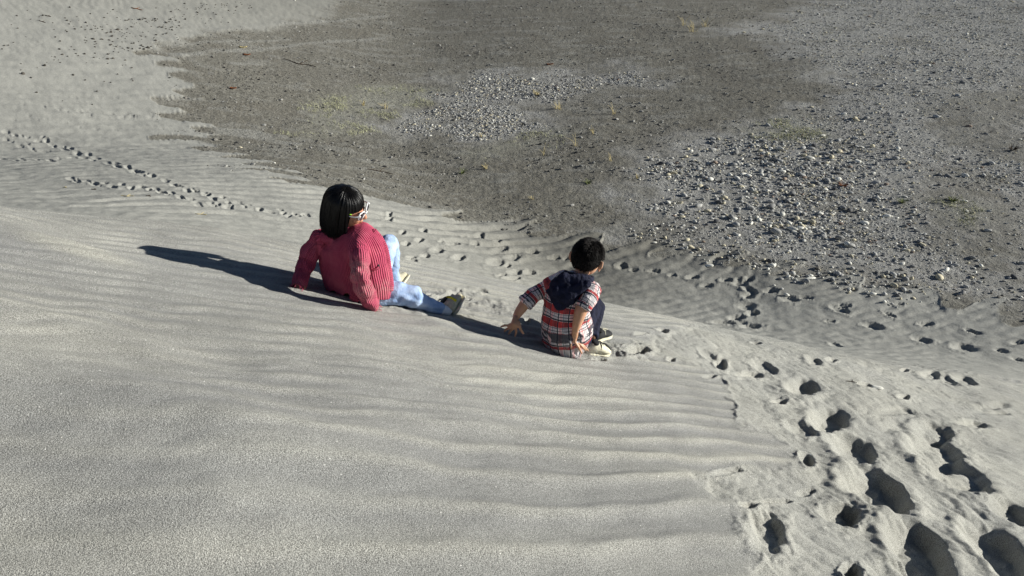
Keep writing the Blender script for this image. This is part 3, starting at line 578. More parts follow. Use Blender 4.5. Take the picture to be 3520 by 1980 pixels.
# ================================================================== the girl
def build_girl():
    S = Vector((.93, -.36, 0)).normalized()
    def Z(x, y): return 950+x/2.787, 600+y/2.787
    tb = tg(1240, 1040); k0 = tb-4.0        # everything hangs on the ground distance under her seat
    def Q(px, py, t): return P(px, py, t+k0)
    def pxm(p, t): return p/FPX*(t+k0)
    # ---- cardigan
    tor = [(1240, 1024, 106, 4.10), (1230, 972, 119, 4.07), (1217, 905, 119, 4.02), (1209, 855, 116, 3.97), (1196, 822, 106, 3.94), (1180, 800, 74, 3.92), (1172, 790, 44, 3.91)]
    dep = [.115, .125, .12, .12, .11, .085, .055]
    torso = [(Q(x, y, t), S, pxm(hw, t)/.95, d) for (x, y, hw, t), d in zip(tor, dep)]
    arR = [(Q(1222, 832, 3.88), .052), (Q(1234, 868, 3.84), .052), (Q(1238, 912, 3.81), .049), (Q(1242, 950, 3.81), .047), (Q(1257, 1000, 3.85), .044), (Q(1275, 1043, 3.91), .037), (Q(1286, 1058, 3.935), .034)]
    arL = [(Q(1108, 812, 3.97), .050), (Q(1079, 848, 3.98), .048), (Q(1056, 893, 3.99), .049), (Q(1044, 935, 3.97), .046), (Q(1034, 965, 3.94), .040), (Q(1022, 992, 3.91), .034)]
    g = Geo(); g.ring_tube(torso, 32, 5, .5); g.limb(arR, 18, 4, .55); g.limb(arL, 18, 4, .55)
    g.ball(Q(1150, 812, 3.93), (.07, .06, .04)); g.ball(Q(1205, 815, 3.90), (.07, .06, .045))
    v, f, n_ = fuse(g, .0045, 5)
    ch = [([(q[0], q[2]) for q in torso], S, .15), (arR, (.2, 1, 0), .048), (arL, (.2, 1, 0), .046)]
    guv = cloth_coords(v, ch)
    # folds and real ribs
    hsh = .007*noise(v[:, 0]*11+v[:, 1]*9, v[:, 2]*8, 3)+.004*noise(v[:, 0]*26, v[:, 2]*8+v[:, 1]*20, 5)
    sl_ = guv[:, 2] > .5
    hsh = hsh+np.where(sl_, .0045*np.sin(guv[:, 1]*75+3*noise(guv[:, 0]*20, guv[:, 1]*10, 8)), .0045*np.sin(guv[:, 0]*28+noise(guv[:, 1]*7, guv[:, 0]*2, 9)*2)*(1-sst(.2, .35, guv[:, 1])))
    v = v+n_*(hsh+.0006*np.sin(guv[:, 0]*2*np.pi/.0098))[:, None]
    # ragged hem and cuffs
    cut_t = .006+.034*np.abs(np.sin(guv[:, 0]*24+1.5))**3+.012*noise(guv[:, 0]*55, guv[:, 0]*0+3, 6)
    LR = sum((Vector(arR[i+1][0])-Vector(arR[i][0])).length for i in range(len(arR)-1)); LL = sum((Vector(arL[i+1][0])-Vector(arL[i][0])).length for i in range(len(arL)-1))
    cj = .006*np.abs(noise(guv[:, 0]*60, guv[:, 0]*13, 7))
    dele = ((guv[:, 2] == 0) & (guv[:, 1] < cut_t)) | ((guv[:, 2] == 1) & (guv[:, 1] > LR-cj)) | ((guv[:, 2] == 2) & (guv[:, 1] > LL-cj))
    # pocket slit and moth holes near the hem
    def holes(px, py, r):
        c = Q(px, py, 4.0); d_ = np.array((c-EYE).normalized()); q = v-np.array(EYE); pr_ = q-np.outer(q @ d_, d_); front = (n_ @ d_) < .2
        return (np.linalg.norm(pr_, axis=1) < r) & front
    dele |= holes(1144, 1012, .017) | holes(1191, 1018, .014)
    keep = ~dele[f].any(1)
    dust = np.zeros(len(v)); 
    for px, py, t, r, s_ in ((1228, 930, 3.80, .05, 1.0), (1250, 985, 3.84, .06, .9), (1310, 985, 4.0, .05, .6), (1020, 990, 3.90, .03, .7), (1285, 1050, 3.92, .04, .5), (1228, 905, 3.8, .03, .9)):
        dust = np.maximum(dust, s_*np.exp(-np.sum((v-np.array(Q(px, py, t)))**2, 1)/(r*r)))
    # ---- body (one skin), clothed parts a little inside the garments
    F, Lf, U = frame((.95, -.16, -.27), (.26, .94, .14)); HC = Q(1189, 715, 3.86)
    def H(a, l, u): return HC+F*a+Lf*l+U*u
    M = Matrix((F, Lf, U)).transposed(); b = Geo()
    b.ball(H(-.008, 0, .018), (.093, .076, .092), M, 28); b.ball(H(.018, 0, -.028), (.070, .062, .072), M, 24); b.ball(H(.050, 0, -.068), (.034, .034, .026), M)
    b.ball(H(.062, .030, -.022), (.026, .024, .026), M); b.ball(H(.062, -.030, -.022), (.026, .024, .026), M)
    b.limb([(H(.084, 0, .012), .008), (H(.098, 0, -.008), .010), (H(.103, 0, -.020), .011)], 10, 3); b.ball(H(.096, .009, -.021), .007); b.ball(H(.096, -.009, -.021), .007)
    b.ball(H(.085, 0, -.041), (.011, .018, .0055), M); b.ball(H(.082, 0, -.051), (.011, .016, .0055), M); b.ball(H(.078, .0, -.072), (.014, .016, .012), M)
    for s_ in (1, -1): b.ball(H(-.002, .078*s_, -.008), (.018, .008, .026), M); b.ball(H(.078, .027*s_, .012), (.010, .014, .008), M)
    b.limb([(H(-.02, 0, -.05), .042), (Q(1178, 790, 3.90), .042), (Q(1180, 815, 3.93), .05)], 16, 3)
    b.ring_tube([(q[0], q[1], q[2]*.70, q[3]*.66) for q in torso[:-1]], 24, 4, .5); b.limb([(p, r*.62) for p, r in arR[:-1]], 12, 3); b.limb([(p, r*.62) for p, r in arL[:-1]], 12, 3)
    legN = [(Q(1286, 1008, 4.08), .078), (Q(1335, 1008, 4.09), .070), (Q(1385, 1012, 4.11), .062), (Q(1418, 1018, 4.13), .058)]
    legF = [(Q(1282, 985, 4.20), .075), (Q(1312, 905, 4.33), .062), (Q(1334, 835, 4.44), .052), (Q(1343, 850, 4.46), .050)]
    shinF = [(Q(1339, 838, 4.45), .050), (Q(1346, 880, 4.50), .047), (Q(1347, 925, 4.53), .042), (Q(1352, 962, 4.56), .038)]
    shinN = [(Q(1418, 1024, 4.13), .050), (Q(1455, 1040, 4.16), .043), (Q(1490, 1054, 4.20), .034), (Q(1516, 1064, 4.23), .028)]
    for L_ in (legN, legF, shinF, shinN): b.limb([(p, r*.82) for p, r in L_], 12, 3)
    # hands: in the sleeves, only the fingertips pressed into the sand show
    for cuff, d in ((arR[-1][0], arR[-1][0]-arR[-2][0]), (arL[-1][0], arL[-1][0]-arL[-2][0])):
        d = d.normalized(); sd = d.cross(Vector((0, 0, 1))).normalized(); wr = Vector(cuff)-d*.050; pm = Vector(cuff)-d*.028
        fs = []
        for k, (ln, sp) in enumerate(((.030, -1.5), (.037, -.5), (.036, .5), (.027, 1.5))):
            r0 = pm+sd*.011*sp+d*.006; fs.append((r0, r0+d*ln*.55+Vector((0, 0, .003)), r0+d*ln+sd*.004*sp+Vector((0, 0, -.008)), .0058))
        th = pm+sd*(-.024); fs.append((th, th-sd*.010+d*.012, th-sd*.014+d*.024, .0066)); hand(b, 1, wr, pm, fs, pr=.011)
    bv, bf, bn = fuse(b, .0042, 3)
    person = mesh_from("person", bv, bf, None, True, SKIN_G)
    tag(person, "girl with black bob and raspberry cardigan leaning back on her hands", "person")
    cg = mesh_from("cardigan", v, f[keep], {'guv': ('FLOAT_VECTOR', guv), 'dust': ('FLOAT', dust)}, True, KNIT, person)
    sm_ = cg.modifiers.new("thickness", 'SOLIDIFY'); sm_.thickness = .004; sm_.offset = -1
    # ribbed front band
    bz = [(925, 545, 3.90), (985, 615, 3.93), (1030, 700, 3.95), (1052, 790, 3.975), (1066, 880, 4.0), (1082, 980, 4.02), (1090, 1060, 4.03), (1086, 1108, 4.035)]
    secs = [(Q(*Z(x, y), t-.015), Vector((.75, .60, .0)), .021, .015) for x, y, t in bz]
    gb = Geo(); gb.ring_tube(secs, 18, 6, .5); vb_, fb_, nb_ = fuse(gb, .0035, 2); gu = cloth_coords(vb_, [([(q[0], q[2]) for q in secs], (1, .2, 0), .02)])
    vb_ = vb_+nb_*(.0010*np.sin(gu[:, 1]*2*np.pi/.0125))[:, None]
    d2 = .7*sst(.28, .40, gu[:, 1])
    mesh_from("button_band", vb_, fb_, {'guv': ('FLOAT_VECTOR', gu), 'dust': ('FLOAT', d2)}, True, BAND, cg)
    # pocket mouth: knitted edge, and a black tube standing in for the shade inside
    gp = Geo(); gp.limb([(Q(*Z(890, 912), 3.905), .004), (Q(*Z(940, 908), 3.905), .005), (Q(*Z(975, 885), 3.91), .006), (Q(*Z(976, 840), 3.915), .005)], 8, 4); gp.obj("pocket_edge", KNIT, cg)
    gp = Geo(); gp.ring_tube([(Q(*Z(968, 905), 3.915), Vector((1, 0, 0)), .004, .006), (Q(*Z(976, 878), 3.912), Vector((1, 0, 0)), .0075, .008), (Q(*Z(976, 840), 3.915), Vector((1, 0, 0)), .003, .005)], 10, 3); gp.obj("pocket_slit_shade", BLKF, cg)
    # loose threads on hem and cuffs
    cur = []; r2 = random.Random(8)
    for cuff, pr_, n2 in ((arR[-1], arR[-2], 34), (arL[-1], arL[-2], 30)):
        cur = []
        d = (Vector(cuff[0])-Vector(pr_[0])).normalized(); a = d.cross(Vector((0, 0, 1))).normalized(); c = d.cross(a)
        for k in range(n2):
            an = r2.uniform(0, 6.28); o_ = a*math.cos(an)+c*math.sin(an); p = Vector(cuff[0])+o_*cuff[1]*.98; q = p+d*r2.uniform(.008, .024)+o_*r2.uniform(-.002, .012)
            cur.append([p-d*.006, p, p.lerp(q, .5)+o_*.002, q])
        strands('cuff_fringe', cur, .0014, KNIT, cg, 4)
    cur = []
    # ---- jeans
    j = Geo(); j.limb(legN, 20, 4, .35); j.limb(legF, 20, 4, .6); j.limb(shinF, 18, 4, .3)
    j.ring_tube([(Q(1236, 1014, 4.10), S, .125, .095), (Q(1275, 1004, 4.12), S, .115, .09), (Q(1296, 998, 4.13), S, .09, .08)], 24, 3)
    hem = [(Q(1400, 1016, 4.12), .060), (Q(1424, 1022, 4.135), .062), (Q(1431, 1024, 4.14), .060)]; j.limb(hem, 20, 3, .3); j.limb([(p, r*1.04) for p, r in shinN], 18, 4, .2)
    jv, jf, jn = fuse(j, .0045, 4); jv = jv+jn*(.006*noise(jv[:, 0]*25, jv[:, 2]*25+jv[:, 1]*9, 4)+.007*np.abs(noise(jv[:, 0]*13+jv[:, 2]*20, jv[:, 1]*12, 6)))[:, None]
    mesh_from("jeans", jv, jf, None, True, DENIM, person)
    
    s2 = Geo(); s2.limb([(Q(1512, 1062, 4.228), .0295), (Q(1526, 1066, 4.245), .029), (Q(1538, 1066, 4.26), .030)], 16, 3); s2.obj("sock", SOCK, person)
    s2 = Geo(); s2.limb([(Q(1352, 962, 4.56), .032), (Q(1360, 975, 4.58), .03)], 16, 3); s2.obj("sock", SOCK, person)
    o_, fr = shoe(person, Q(1568, 1076, 4.27), Q(1587, 1030, 4.36), Vector((-.85, -.50, .50)), .094, BEIGE, CREAM, BLACKL, BLKF, .085)
    trim(o_, fr, [(.28, -.90, .045), (.34, -.60, .078), (.36, 0, .090), (.34, .60, .078), (.28, .90, .045)], .008, "yellow_stripe", YEL)
    o_, fr = shoe(person, Q(1376, 992, 4.58), Q(1400, 956, 4.66), Vector((-.85, -.45, .45)), .090, BEIGE, CREAM, BLACKL, BEIGE, .085)
    # ---- hair: straight bob, strand by strand over an inner cap
    BA = 56
    def prof(phi, s):
        """s 0..1 from the crown down; returns head-frame point of the outer hair"""
        c, n__ = math.cos(phi), math.sin(phi)
        bang = abs(phi) < math.radians(BA)
        zend = (.030 if bang else -.120-.006*math.cos(phi)-.014*max(0, -math.sin(phi))+.016*max(0, math.sin(phi))); ztop = .112
        if s < .5:
            a = s/.5*math.pi/2; rr_ = math.sin(a); z = .035+(ztop-.035)*math.cos(a)
        else:
            q = (s-.5)/.5; z = .035+(zend-.035)*q; rr_ = 1+(.10*math.sin(q*2.3)-.02*q if not bang else .02*q)
        rx = .098 if c < 0 else .093; x = -.012+rr_*rx*c; y = rr_*.088*n__
        return x, y, z
    caps, capf = [], []; NP, NS = 48, 18
    hv = []
    for i in range(NP):
        phi = -math.pi+2*math.pi*i/NP
        for k in range(NS):
            s_ = k/(NS-1); s_ = min(s_, .97); x, y, z = prof(phi, s_); hv.append(tuple(H(x*.90, y*.90, z*.93)))
    for i in range(NP):
        for k in range(NS-1):
            a = i*NS+k; b_ = ((i+1) % NP)*NS+k; capf.append((a, b_, b_+1, a+1))
    hair = mesh_from("hair", np.array(hv), np.array(capf), None, True, CAPM, person)
    sm2 = hair.modifiers.new("thickness", 'SOLIDIFY'); sm2.thickness = .012; sm2.offset = -1
    cur = []; r3 = random.Random(3)
    for k in range(4600):
        phi = r3.uniform(-math.pi, math.pi); cl = math.sin(phi*23)*.5+math.sin(phi*41+1)*.5; out = r3.uniform(.92, 1.05)+.022*cl; end = r3.uniform(.80, 1.08)+.035*math.sin(phi*13)+.02*math.sin(phi*31)
        pts = []; dph = r3.uniform(-.05, .05)+.03*math.sin(phi*9); s0 = r3.uniform(.02, .25)
        for q in range(13):
            s_ = s0+(end-s0)*q/12; x, y, z = prof(phi, min(s_, 1.05)) if True else 0
            ph2 = phi+dph*(s_**2)
            if abs(phi) >= math.radians(BA) or s_ < .5:
                x2, y2, z2 = prof(ph2 if (abs(ph2) < math.radians(BA)) == (abs(phi) < math.radians(BA)) else phi, min(s_, 1.05)); x, y, z = x2, y2, z2
            pts.append(H(x*out, y*out, z*(.5+.5*out)))
        cur.append(pts)
    for k in range(80):   # stray hairs
        phi = r3.uniform(-math.pi, math.pi); pts = []
        for q in range(10):
            s_ = .1+.8*q/9; x, y, z = prof(phi, s_); o2 = 1.0+.07*((k*37) % 10)/10*math.sin(q/9*3.1)+.03*(q/9)**3*((k*13) % 7-3)/3; pts.append(H(x*o2, y*o2, z*o2+.004))
        cur.append(pts)
    hs = strands("hair_strands", cur, .0017, HAIR, hair, 3)
    gc = Geo(); gc.limb([(H(.052, -.090, .040), .0024), (H(.057, -.086, .039), .0024)], 8, 2); gc.obj("hair_clip", GRN, person)
    # ---- sunglasses
    gl = Geo(); le = Geo()
    for s_ in (1, -1):
        ring = []
        for k in range(25):
            an = 2*math.pi*k/24; x = .028*math.cos(an); y = .020*math.sin(an)*(1.0 if math.sin(an) > 0 else .92)
            if math.cos(an) > .3 and math.sin(an) > 0: y += .009*math.cos(an)
            ring.append(H(.100-.006*abs(x+.03)/.03, s_*(.034+x), .010+y))
        gl.limb([(p, .0038) for p in ring], 8, 2, .2)
        cx = H(.098, s_*.034, .011)
        le.ball(cx, (.003, .026, .019), M, 20)
        gl.limb([(H(.094, s_*.062, .024), .006), (H(.074, s_*.074, .020), .0034), (H(.040, s_*.074, .014), .0025), (H(.0, s_*.074, .006), .002)], 8, 3)
    gl.limb([(H(.105, -.009, .014), .004), (H(.107, 0, .017), .004), (H(.105, .009, .014), .004)], 8, 3)
    go = gl.obj("sunglasses", WPL, person); le.obj("lens", LENS, go)
    return person
# ================================================================== the boy
def build_boy():
    def Z(x, y): return 1680+x/3.018, 780+y/3.018
    tb = tg(1925, 1207)
    def Q(x, y, dt): return P(*Z(x, y), tb+dt-.04)
    S = Vector((.95, -.30, 0)).normalized()
    def pm(z, dt=0): return z/3.018/FPX*(tb+dt)
    tor = [(828, 1222, 205, .13, .125), (815, 1150, 250, .115, .14), (805, 1050, 257, .09, .14), (800, 930, 240, .06, .125), (812, 800, 236, .035, .115), (840, 690, 246, .02, .105), (860, 610, 225, .01, .095), (900, 555, 140, .01, .075), (935, 525, 80, .015, .05)]
    torso = [(Q(x, y, d), S, pm(h)/.96, dp) for x, y, h, d, dp in tor]
    slR = [(Q(1055, 640, -.03), .047), (Q(1050, 700, -.06), .048), (Q(1020, 760, -.08), .046), (Q(992, 800, -.085), .045), (Q(982, 818, -.086), .046)]
    slL = [(Q(640, 630, .04), .047), (Q(560, 655, .04), .045), (Q(470, 705, .03), .043), (Q(405, 765, .02), .042), (Q(388, 782, .018), .044)]
    g = Geo(); g.ring_tube(torso, 32, 5, .6); g.limb(slR, 18, 4, .3); g.limb(slL, 18, 4, .3)
    g.ball(Q(1070, 650, 0), .048); g.ball(Q(620, 620, .03), .044)
    v, f, n_ = fuse(g, .0045, 5)
    guv = cloth_coords(v, [([(q[0], q[2]) for q in torso], S, .135), (slR, (.2, 1, 0), .045), (slL, (.2, 1, 0), .044)])
    v = v+n_*(.010*noise(v[:, 0]*13+v[:, 2]*6, v[:, 2]*9, 3)+.009*np.abs(noise(v[:, 0]*22+v[:, 2]*12, v[:, 2]*14+v[:, 1]*15, 5)))[:, None]
    dust = np.zeros(len(v))
    for x, y, d, r, s_ in ((790, 1220, 0, .05, .7), (900, 1250, 0, .04, .7)):
        dust = np.maximum(dust, s_*np.exp(-np.sum((v-np.array(Q(x, y, d)))**2, 1)/(r*r)))
    F, Lf, U = frame((.42, .82, -.36), (-.90, .38, .14)); HC = Q(1024, 328, .0)
    def H(a, l, u): return HC+F*a+Lf*l+U*u
    M = Matrix((F, Lf, U)).transposed(); b = Geo()
    b.ball(H(-.008, 0, .012), (.090, .076, .088), M, 28); b.ball(H(.020, 0, -.028), (.070, .062, .066), M, 24); b.ball(H(.052, 0, -.064), (.032, .034, .026), M)
    for s_ in (1, -1):
        b.ball(H(.055, .034*s_, -.022), (.032, .026, .030), M); b.ball(H(.076, .027*s_, .014), (.012, .014, .008), M)
        b.ball(H(-.010, .084*s_, -.016), (.017, .009, .028), M); b.ball(H(-.020, .094*s_, -.008), (.007, .008, .024), M); b.ball(H(-.008, .084*s_, -.038), (.009, .006, .010), M)
    b.limb([(H(.080, 0, .014), .008), (H(.094, 0, -.006), .010), (H(.099, 0, -.018), .011)], 10, 3); b.ball(H(.082, 0, -.040), (.011, .018, .006), M); b.ball(H(.080, 0, -.050), (.011, .016, .006), M)
    b.limb([(H(-.028, 0, -.045), .042), (Q(955, 500, -.005), .041), (Q(935, 555, 0), .048)], 16, 3)
    b.ring_tube([(q[0], q[1], q[2]*.8, q[3]*.78) for q in torso[:-1]], 24, 4, .5)
    # arms: left one stretched back, right one straight down beside the hip
    tl = tg(*Z(275, 1138)); dl = tl-tb; t2 = tg(*Z(965, 1318)); dr = t2-tb
    b.limb([(Q(640, 630, .04), .035), (Q(470, 705, .03), .033), (Q(395, 775, .02), .031), (Q(345, 840, .015), .0285), (Q(300, 905, .010), .0235), (Q(278, 950, .005), .018)], 14, 4)
    b.limb([(Q(1065, 650, -.03), .036), (Q(1020, 760, -.08), .036), (Q(975, 830, -.085), .0345), (Q(950, 890, -.085), .034), (Q(922, 985, -.08), .027), (Q(900, 1070, -.07), .0195)], 14, 4)
    # left hand, palm towards the viewer, fingers spread
    hz_ = dl-.035
    fl = []
    for rt, md, tp, r, a0, a1, a2 in (((205, 1022), (165, 1022), (126, 1036), .0065, 0, 0, 0), ((212, 1050), (182, 1062), (160, 1086), .0068, 0, .008, .012), ((243, 1062), (222, 1085), (206, 1114), .0070, .0, .012, .020),
                            ((282, 1058), (284, 1092), (272, 1136), .0070, 0, .014, .028), ((318, 1030), (335, 1070), (361, 1106), .0078, -.01, -.012, -.008)):
        fl.append((Q(*rt, hz_+a0), Q(*md, hz_+a1), Q(*tp, hz_+a2), r))
    hand(b, 1, Q(278, 950, hz_*.5), Q(262, 1012, hz_-.004), fl, pr=.0145)
    b.limb([(Q(300, 985, hz_), .013), (Q(320, 1030, hz_-.01), .0105)], 10, 3)
    hr = dr-.10; fr_ = []
    for rt, md, tp, r, a0, a1, a2 in (((868, 1160), (852, 1215), (858, 1266), .0078, 0, 0, .01), ((890, 1190), (930, 1250), (966, 1314), .0070, 0, .01, .03), ((905, 1180), (958, 1232), (1003, 1282), .0068, .01, .02, .04),
                            ((918, 1165), (975, 1222), (1034, 1288), .0068, .02, .03, .05), ((925, 1150), (968, 1185), (1000, 1226), .0062, .03, .045, .06)):
        fr_.append((Q(*rt, hr+a0), Q(*md, hr+a1), Q(*tp, hr+a2), r))
    hand(b, 1, Q(900, 1075, -.06), Q(890, 1135, hr), fr_, pr=.0165)
    legR = [(Q(900, 1170, .14), .070), (Q(1010, 960, .22), .058), (Q(1105, 815, .28), .047), (Q(1128, 850, .29), .045)]; shR = [(Q(1112, 810, .285), .046), (Q(1122, 900, .28), .042), (Q(1095, 1030, .25), .036), (Q(1075, 1130, .22), .033)]
    legL = [(Q(800, 1170, .20), .070), (Q(860, 960, .34), .058), (Q(930, 830, .44), .047), (Q(940, 850, .45), .045)]; shL = [(Q(935, 830, .445), .045), (Q(1000, 960, .42), .040), (Q(1075, 1090, .36), .033)]
    for L_ in (legR, shR, legL, shL): b.limb([(p, r*.8) for p, r in L_], 12, 3)
    bv, bf, bn = fuse(b, .0036, 2)
    person = mesh_from("person", bv, bf, None, True, SKIN_B)
    tag(person, "small boy crouching with arms spread behind him in a plaid shirt with navy hood", "person")
    sh = mesh_from("plaid_shirt", v, f, {'guv': ('FLOAT_VECTOR', guv), 'dust': ('FLOAT', dust)}, True, PLAID, person)
    # rolled cuffs
    for sl_, nm in ((slR, 'cuff'), (slL, 'cuff')):
        a, c = Vector(sl_[-2][0]), Vector(sl_[-1][0]); d = (c-a).normalized(); g = Geo(); g.limb([(c-d*.012, .0475), (c, .049), (c+d*.012, .0465)], 20, 3, .12)
        cv, cf, cn = fuse(g, .004, 2); cu = cloth_coords(cv, [([(a, .045), (c+d*.02, .045)], (0, 1, .2), .045)]); cv = cv+cn*(.004*noise(cv[:, 0]*40, cv[:, 2]*40, 2))[:, None]
        mesh_from(nm, cv, cf, {'guv': ('FLOAT_VECTOR', cu), 'dust': ('FLOAT', np.zeros(len(cv)))}, True, PLAID, sh)
    t = Geo(); t.limb(legR, 18, 4); t.limb(shR, 16, 4, .3); t.limb(legL, 18, 4); t.limb(shL, 16, 4, .3); t.ball(Q(850, 1160, .15), (.12, .09, .07))
    tv, tf, tn = fuse(t, .0045, 4); tv = tv+tn*(.006*noise(tv[:, 0]*16, tv[:, 2]*14, 4)+.006*np.abs(noise(tv[:, 0]*30, tv[:, 2]*9, 6)))[:, None]; mesh_from("trousers", tv, tf, None, True, NAVY, person)
    # hood lying on the back: two thick folds of cloth over a pointed bag
    hood = Geo()
    def sheet(poly, dt0, dtn, rmax, step=26):
        xs = [p[0] for p in poly]; ys = [p[1] for p in poly]
        y = min(ys)
        while y <= max(ys):
            x = min(xs)
            while x <= max(xs):
                ins = False; dmin = 1e9
                for i in range(len(poly)):
                    ax, ay = poly[i]; bx, by = poly[(i+1) % len(poly)]
                    if (ay > y) != (by > y) and x < (bx-ax)*(y-ay)/(by-ay)+ax: ins = not ins
                    q = max(0, min(1, ((x-ax)*(bx-ax)+(y-ay)*(by-ay))/((bx-ax)**2+(by-ay)**2))); dmin = min(dmin, math.hypot(x-ax-q*(bx-ax), y-ay-q*(by-ay)))
                if ins and dmin > 8:
                    r = min(rmax, pm(dmin)*1.0); hood.ball(Q(x, y, dt0+dtn*(y-600)/300), r, None, 10)
                x += step
            y += step
    sheet([(625, 640), (645, 560), (720, 500), (800, 452), (830, 488), (900, 500), (1000, 505), (1060, 560), (1062, 610), (990, 690), (860, 810), (745, 882), (690, 850), (640, 760), (590, 665)], -.085, .02, .034, 24)
    sheet([(640, 640), (860, 590), (1050, 545), (1062, 600), (960, 700), (800, 800), (720, 790), (660, 720)], -.115, .02, .020, 20)
    hood.limb([(Q(800, 470, -.03), .014), (Q(850, 500, -.06), .016), (Q(930, 515, -.07), .015), (Q(1010, 520, -.06), .016), (Q(1055, 560, -.03), .014)], 12, 4)
    hood.limb([(Q(1055, 560, -.03), .014), (Q(1070, 530, .05), .012), (Q(1040, 520, .09), .012)], 12, 4)
    hv, hf, hn = fuse(hood, .004, 7)
    xx = hv[:, 0]*18+hv[:, 2]*10; hv = hv+hn*(.0055*noise(xx, hv[:, 2]*16, 4)+.004*np.abs(noise(hv[:, 0]*45, hv[:, 2]*22, 6)))[:, None]
    mesh_from("hood", hv, hf, None, True, NAVY, sh)
    # shoes
    h1 = PG(*Z(1010, 1282), .006); t1 = PG(*Z(1180, 1300), .012); t1 = h1+(t1-h1).normalized()*min(.19, (t1-h1).length+.04)
    o_, fr = shoe(person, h1-Vector((0, 0, .0)), t1, Vector((-.1, -.25, 1)), .078, CREAM, CREAM, BLACKL, BLKF, .066)
    for p_ in ([(.62, -1.0, .018), (.80, -.75, .034), (.92, -.3, .03)], [(.30, -.86, .018), (.42, -.82, .040), (.50, -.55, .055)], [(.12, -.82, .02), (.22, -.86, .048)], [(.66, -.92, .016), (.60, -.70, .045)], [(.82, -.2, .036), (.93, .2, .03)], [(.8, -.95, .014), (.97, -.5, .016), (1.0, 0, .018)]):
        trim(o_, fr, p_, .0125, "black_panel", BLKF)
    h2 = PG(*Z(1082, 1205), .004)+Vector((0, .0, .03)); t2_ = PG(*Z(1185, 1190), .004)+Vector((0, .0, .03)); t2_ = h2+(t2_-h2).normalized()*.17
    o_, fr = shoe(person, h2, t2_, Vector((-.15, -.35, 1)), .078, BLKF, CREAM, CREAM, BLKF, .06)
    for p_ in ([(.62, -1.0, .018), (.80, -.75, .034), (.92, -.3, .03)], [(.30, -.86, .018), (.42, -.82, .040), (.50, -.55, .055)], [(.12, -.82, .02), (.22, -.86, .048)]):
        trim(o_, fr, p_, .0065, "cream_panel", CREAM)
    # short hair: cap plus bristles
    def hin(a, l, u):
        # hairline: above the ears and down to the nape
        th = math.degrees(math.atan2(l, a)); lim = np.interp(abs(th), [0, 45, 75, 95, 110, 130, 155, 180], [.050, .040, .022, .012, -.022, -.050, -.064, -.060]); return u-lim
    cap_v, cap_f = [], []; NP, NS = 56, 26; r4 = random.Random(2); cur = []
    def surf(phi, el, k):
        return ((-.010+.093*k*math.cos(el)*math.cos(phi)), .077*k*math.cos(el)*math.sin(phi)*1.0, .012+.091*k*math.sin(el))
    for i in range(NP):
        phi = -math.pi+2*math.pi*i/NP
        lo = -1.2
        for q in range(80):
            e = -1.2+q*.03; a, l, u = surf(phi, e, 1.0)
            if hin(a, l, u) > 0: lo = e; break
        for k in range(NS):
            e = lo+(math.pi/2-lo)*k/(NS-1); fl_ = min(1, k/3); a, l, u = surf(phi, e, 1.0+.05*fl_-.01)
            if e < 0: a = a*(1+.0*e)-.0; 
            cap_v.append(tuple(H(a, l, u)))
    for i in range(NP):
        for k in range(NS-1):
            a = i*NS+k; b_ = ((i+1) % NP)*NS+k; cap_f.append((a, b_, b_+1, a+1))
    hr_ = mesh_from("hair", np.array(cap_v), np.array(cap_f), None, True, CAPM, person)
    wh = Vector((-.02, -.02, .10))
    for k in range(7500):
        phi = r4.uniform(-math.pi, math.pi); e = math.asin(r4.uniform(-.75, 1)); a, l, u = surf(phi, e, 1.05)
        if hin(a, l, u) < .004: continue
        n3 = Vector((a+.010, l, u-.012)).normalized(); p = Vector((a, l, u)); tan = (p-wh); tan = tan-n3*tan.dot(n3); tan = tan.normalized() if tan.length > 1e-4 else Vector((1, 0, 0))
        tan = (tan+n3.cross(tan)*.35*math.sin(7*phi)).normalized(); ln = (.020 if u > .03 else .012)*r4.uniform(.7, 1.25)
        q = p+tan*ln*.75+n3*ln*.42; m_ = p+tan*ln*.3+n3*ln*.32; cur.append([H(*p), H(*m_), H(*q)])
    strands("hair_strands", cur, .0013, HAIRB, hr_, 3)
    return person
GIRL = build_girl(); BOY = build_boy()
# ------------------------------------------------------------------ stones
def ico(sub):
    bm = bmesh.new(); bmesh.ops.create_icosphere(bm, subdivisions=sub, radius=1); v = np.array([list(q.co) for q in bm.verts]); f = np.array([[q.index for q in p.verts] for p in bm.faces]); bm.free(); return v, f
def rock(v, seed, ang=.28):
    r = np.random.default_rng(seed); d = r.normal(size=(7, 3)); d /= np.linalg.norm(d, axis=1)[:, None]; w_ = v.copy()
    for k in range(7):          # worn flats and edges
        h = r.uniform(.62, .95); s = w_ @ d[k]; m = s > h; w_[m] -= np.outer((s[m]-h)*r.uniform(.5, 1), d[k])
    return w_*(1+ang*.35*np.sin(v @ d[0]*3+seed)[:, None]*.4)
STONE_COL = {'white': (.84, .82, .73), 'cream': (.64, .58, .42), 'pale grey': (.45, .445, .42), 'grey': (.29, .287, .272), 'dark grey': (.125, .125, .125), 'rusty': (.34, .26, .20)}
def stone_material(name, col):
    m, n, b = mat(name); g = G(n); nz = g.noise(18, 4, .6); f = g.mapr(nz, .3, .7, .78, 1.18)
    oi = g.new('ShaderNodeObjectInfo').outputs['Random']; f = g.math('MULTIPLY', f, g.mapr(oi, 0, 1, .85, 1.12))
    g.inp(b.inputs['Base Color'], g.mix(1.0, col, g.comb(f, f, f), 'MULTIPLY')); b.inputs['Roughness'].default_value = .85
    g.inp(b.inputs['Normal'], g.bump(g.noise(40, 3), .5, .006)); return m
SM = {k: stone_material(k.replace(' ', '_')+"_stone", c) for k, c in STONE_COL.items()}
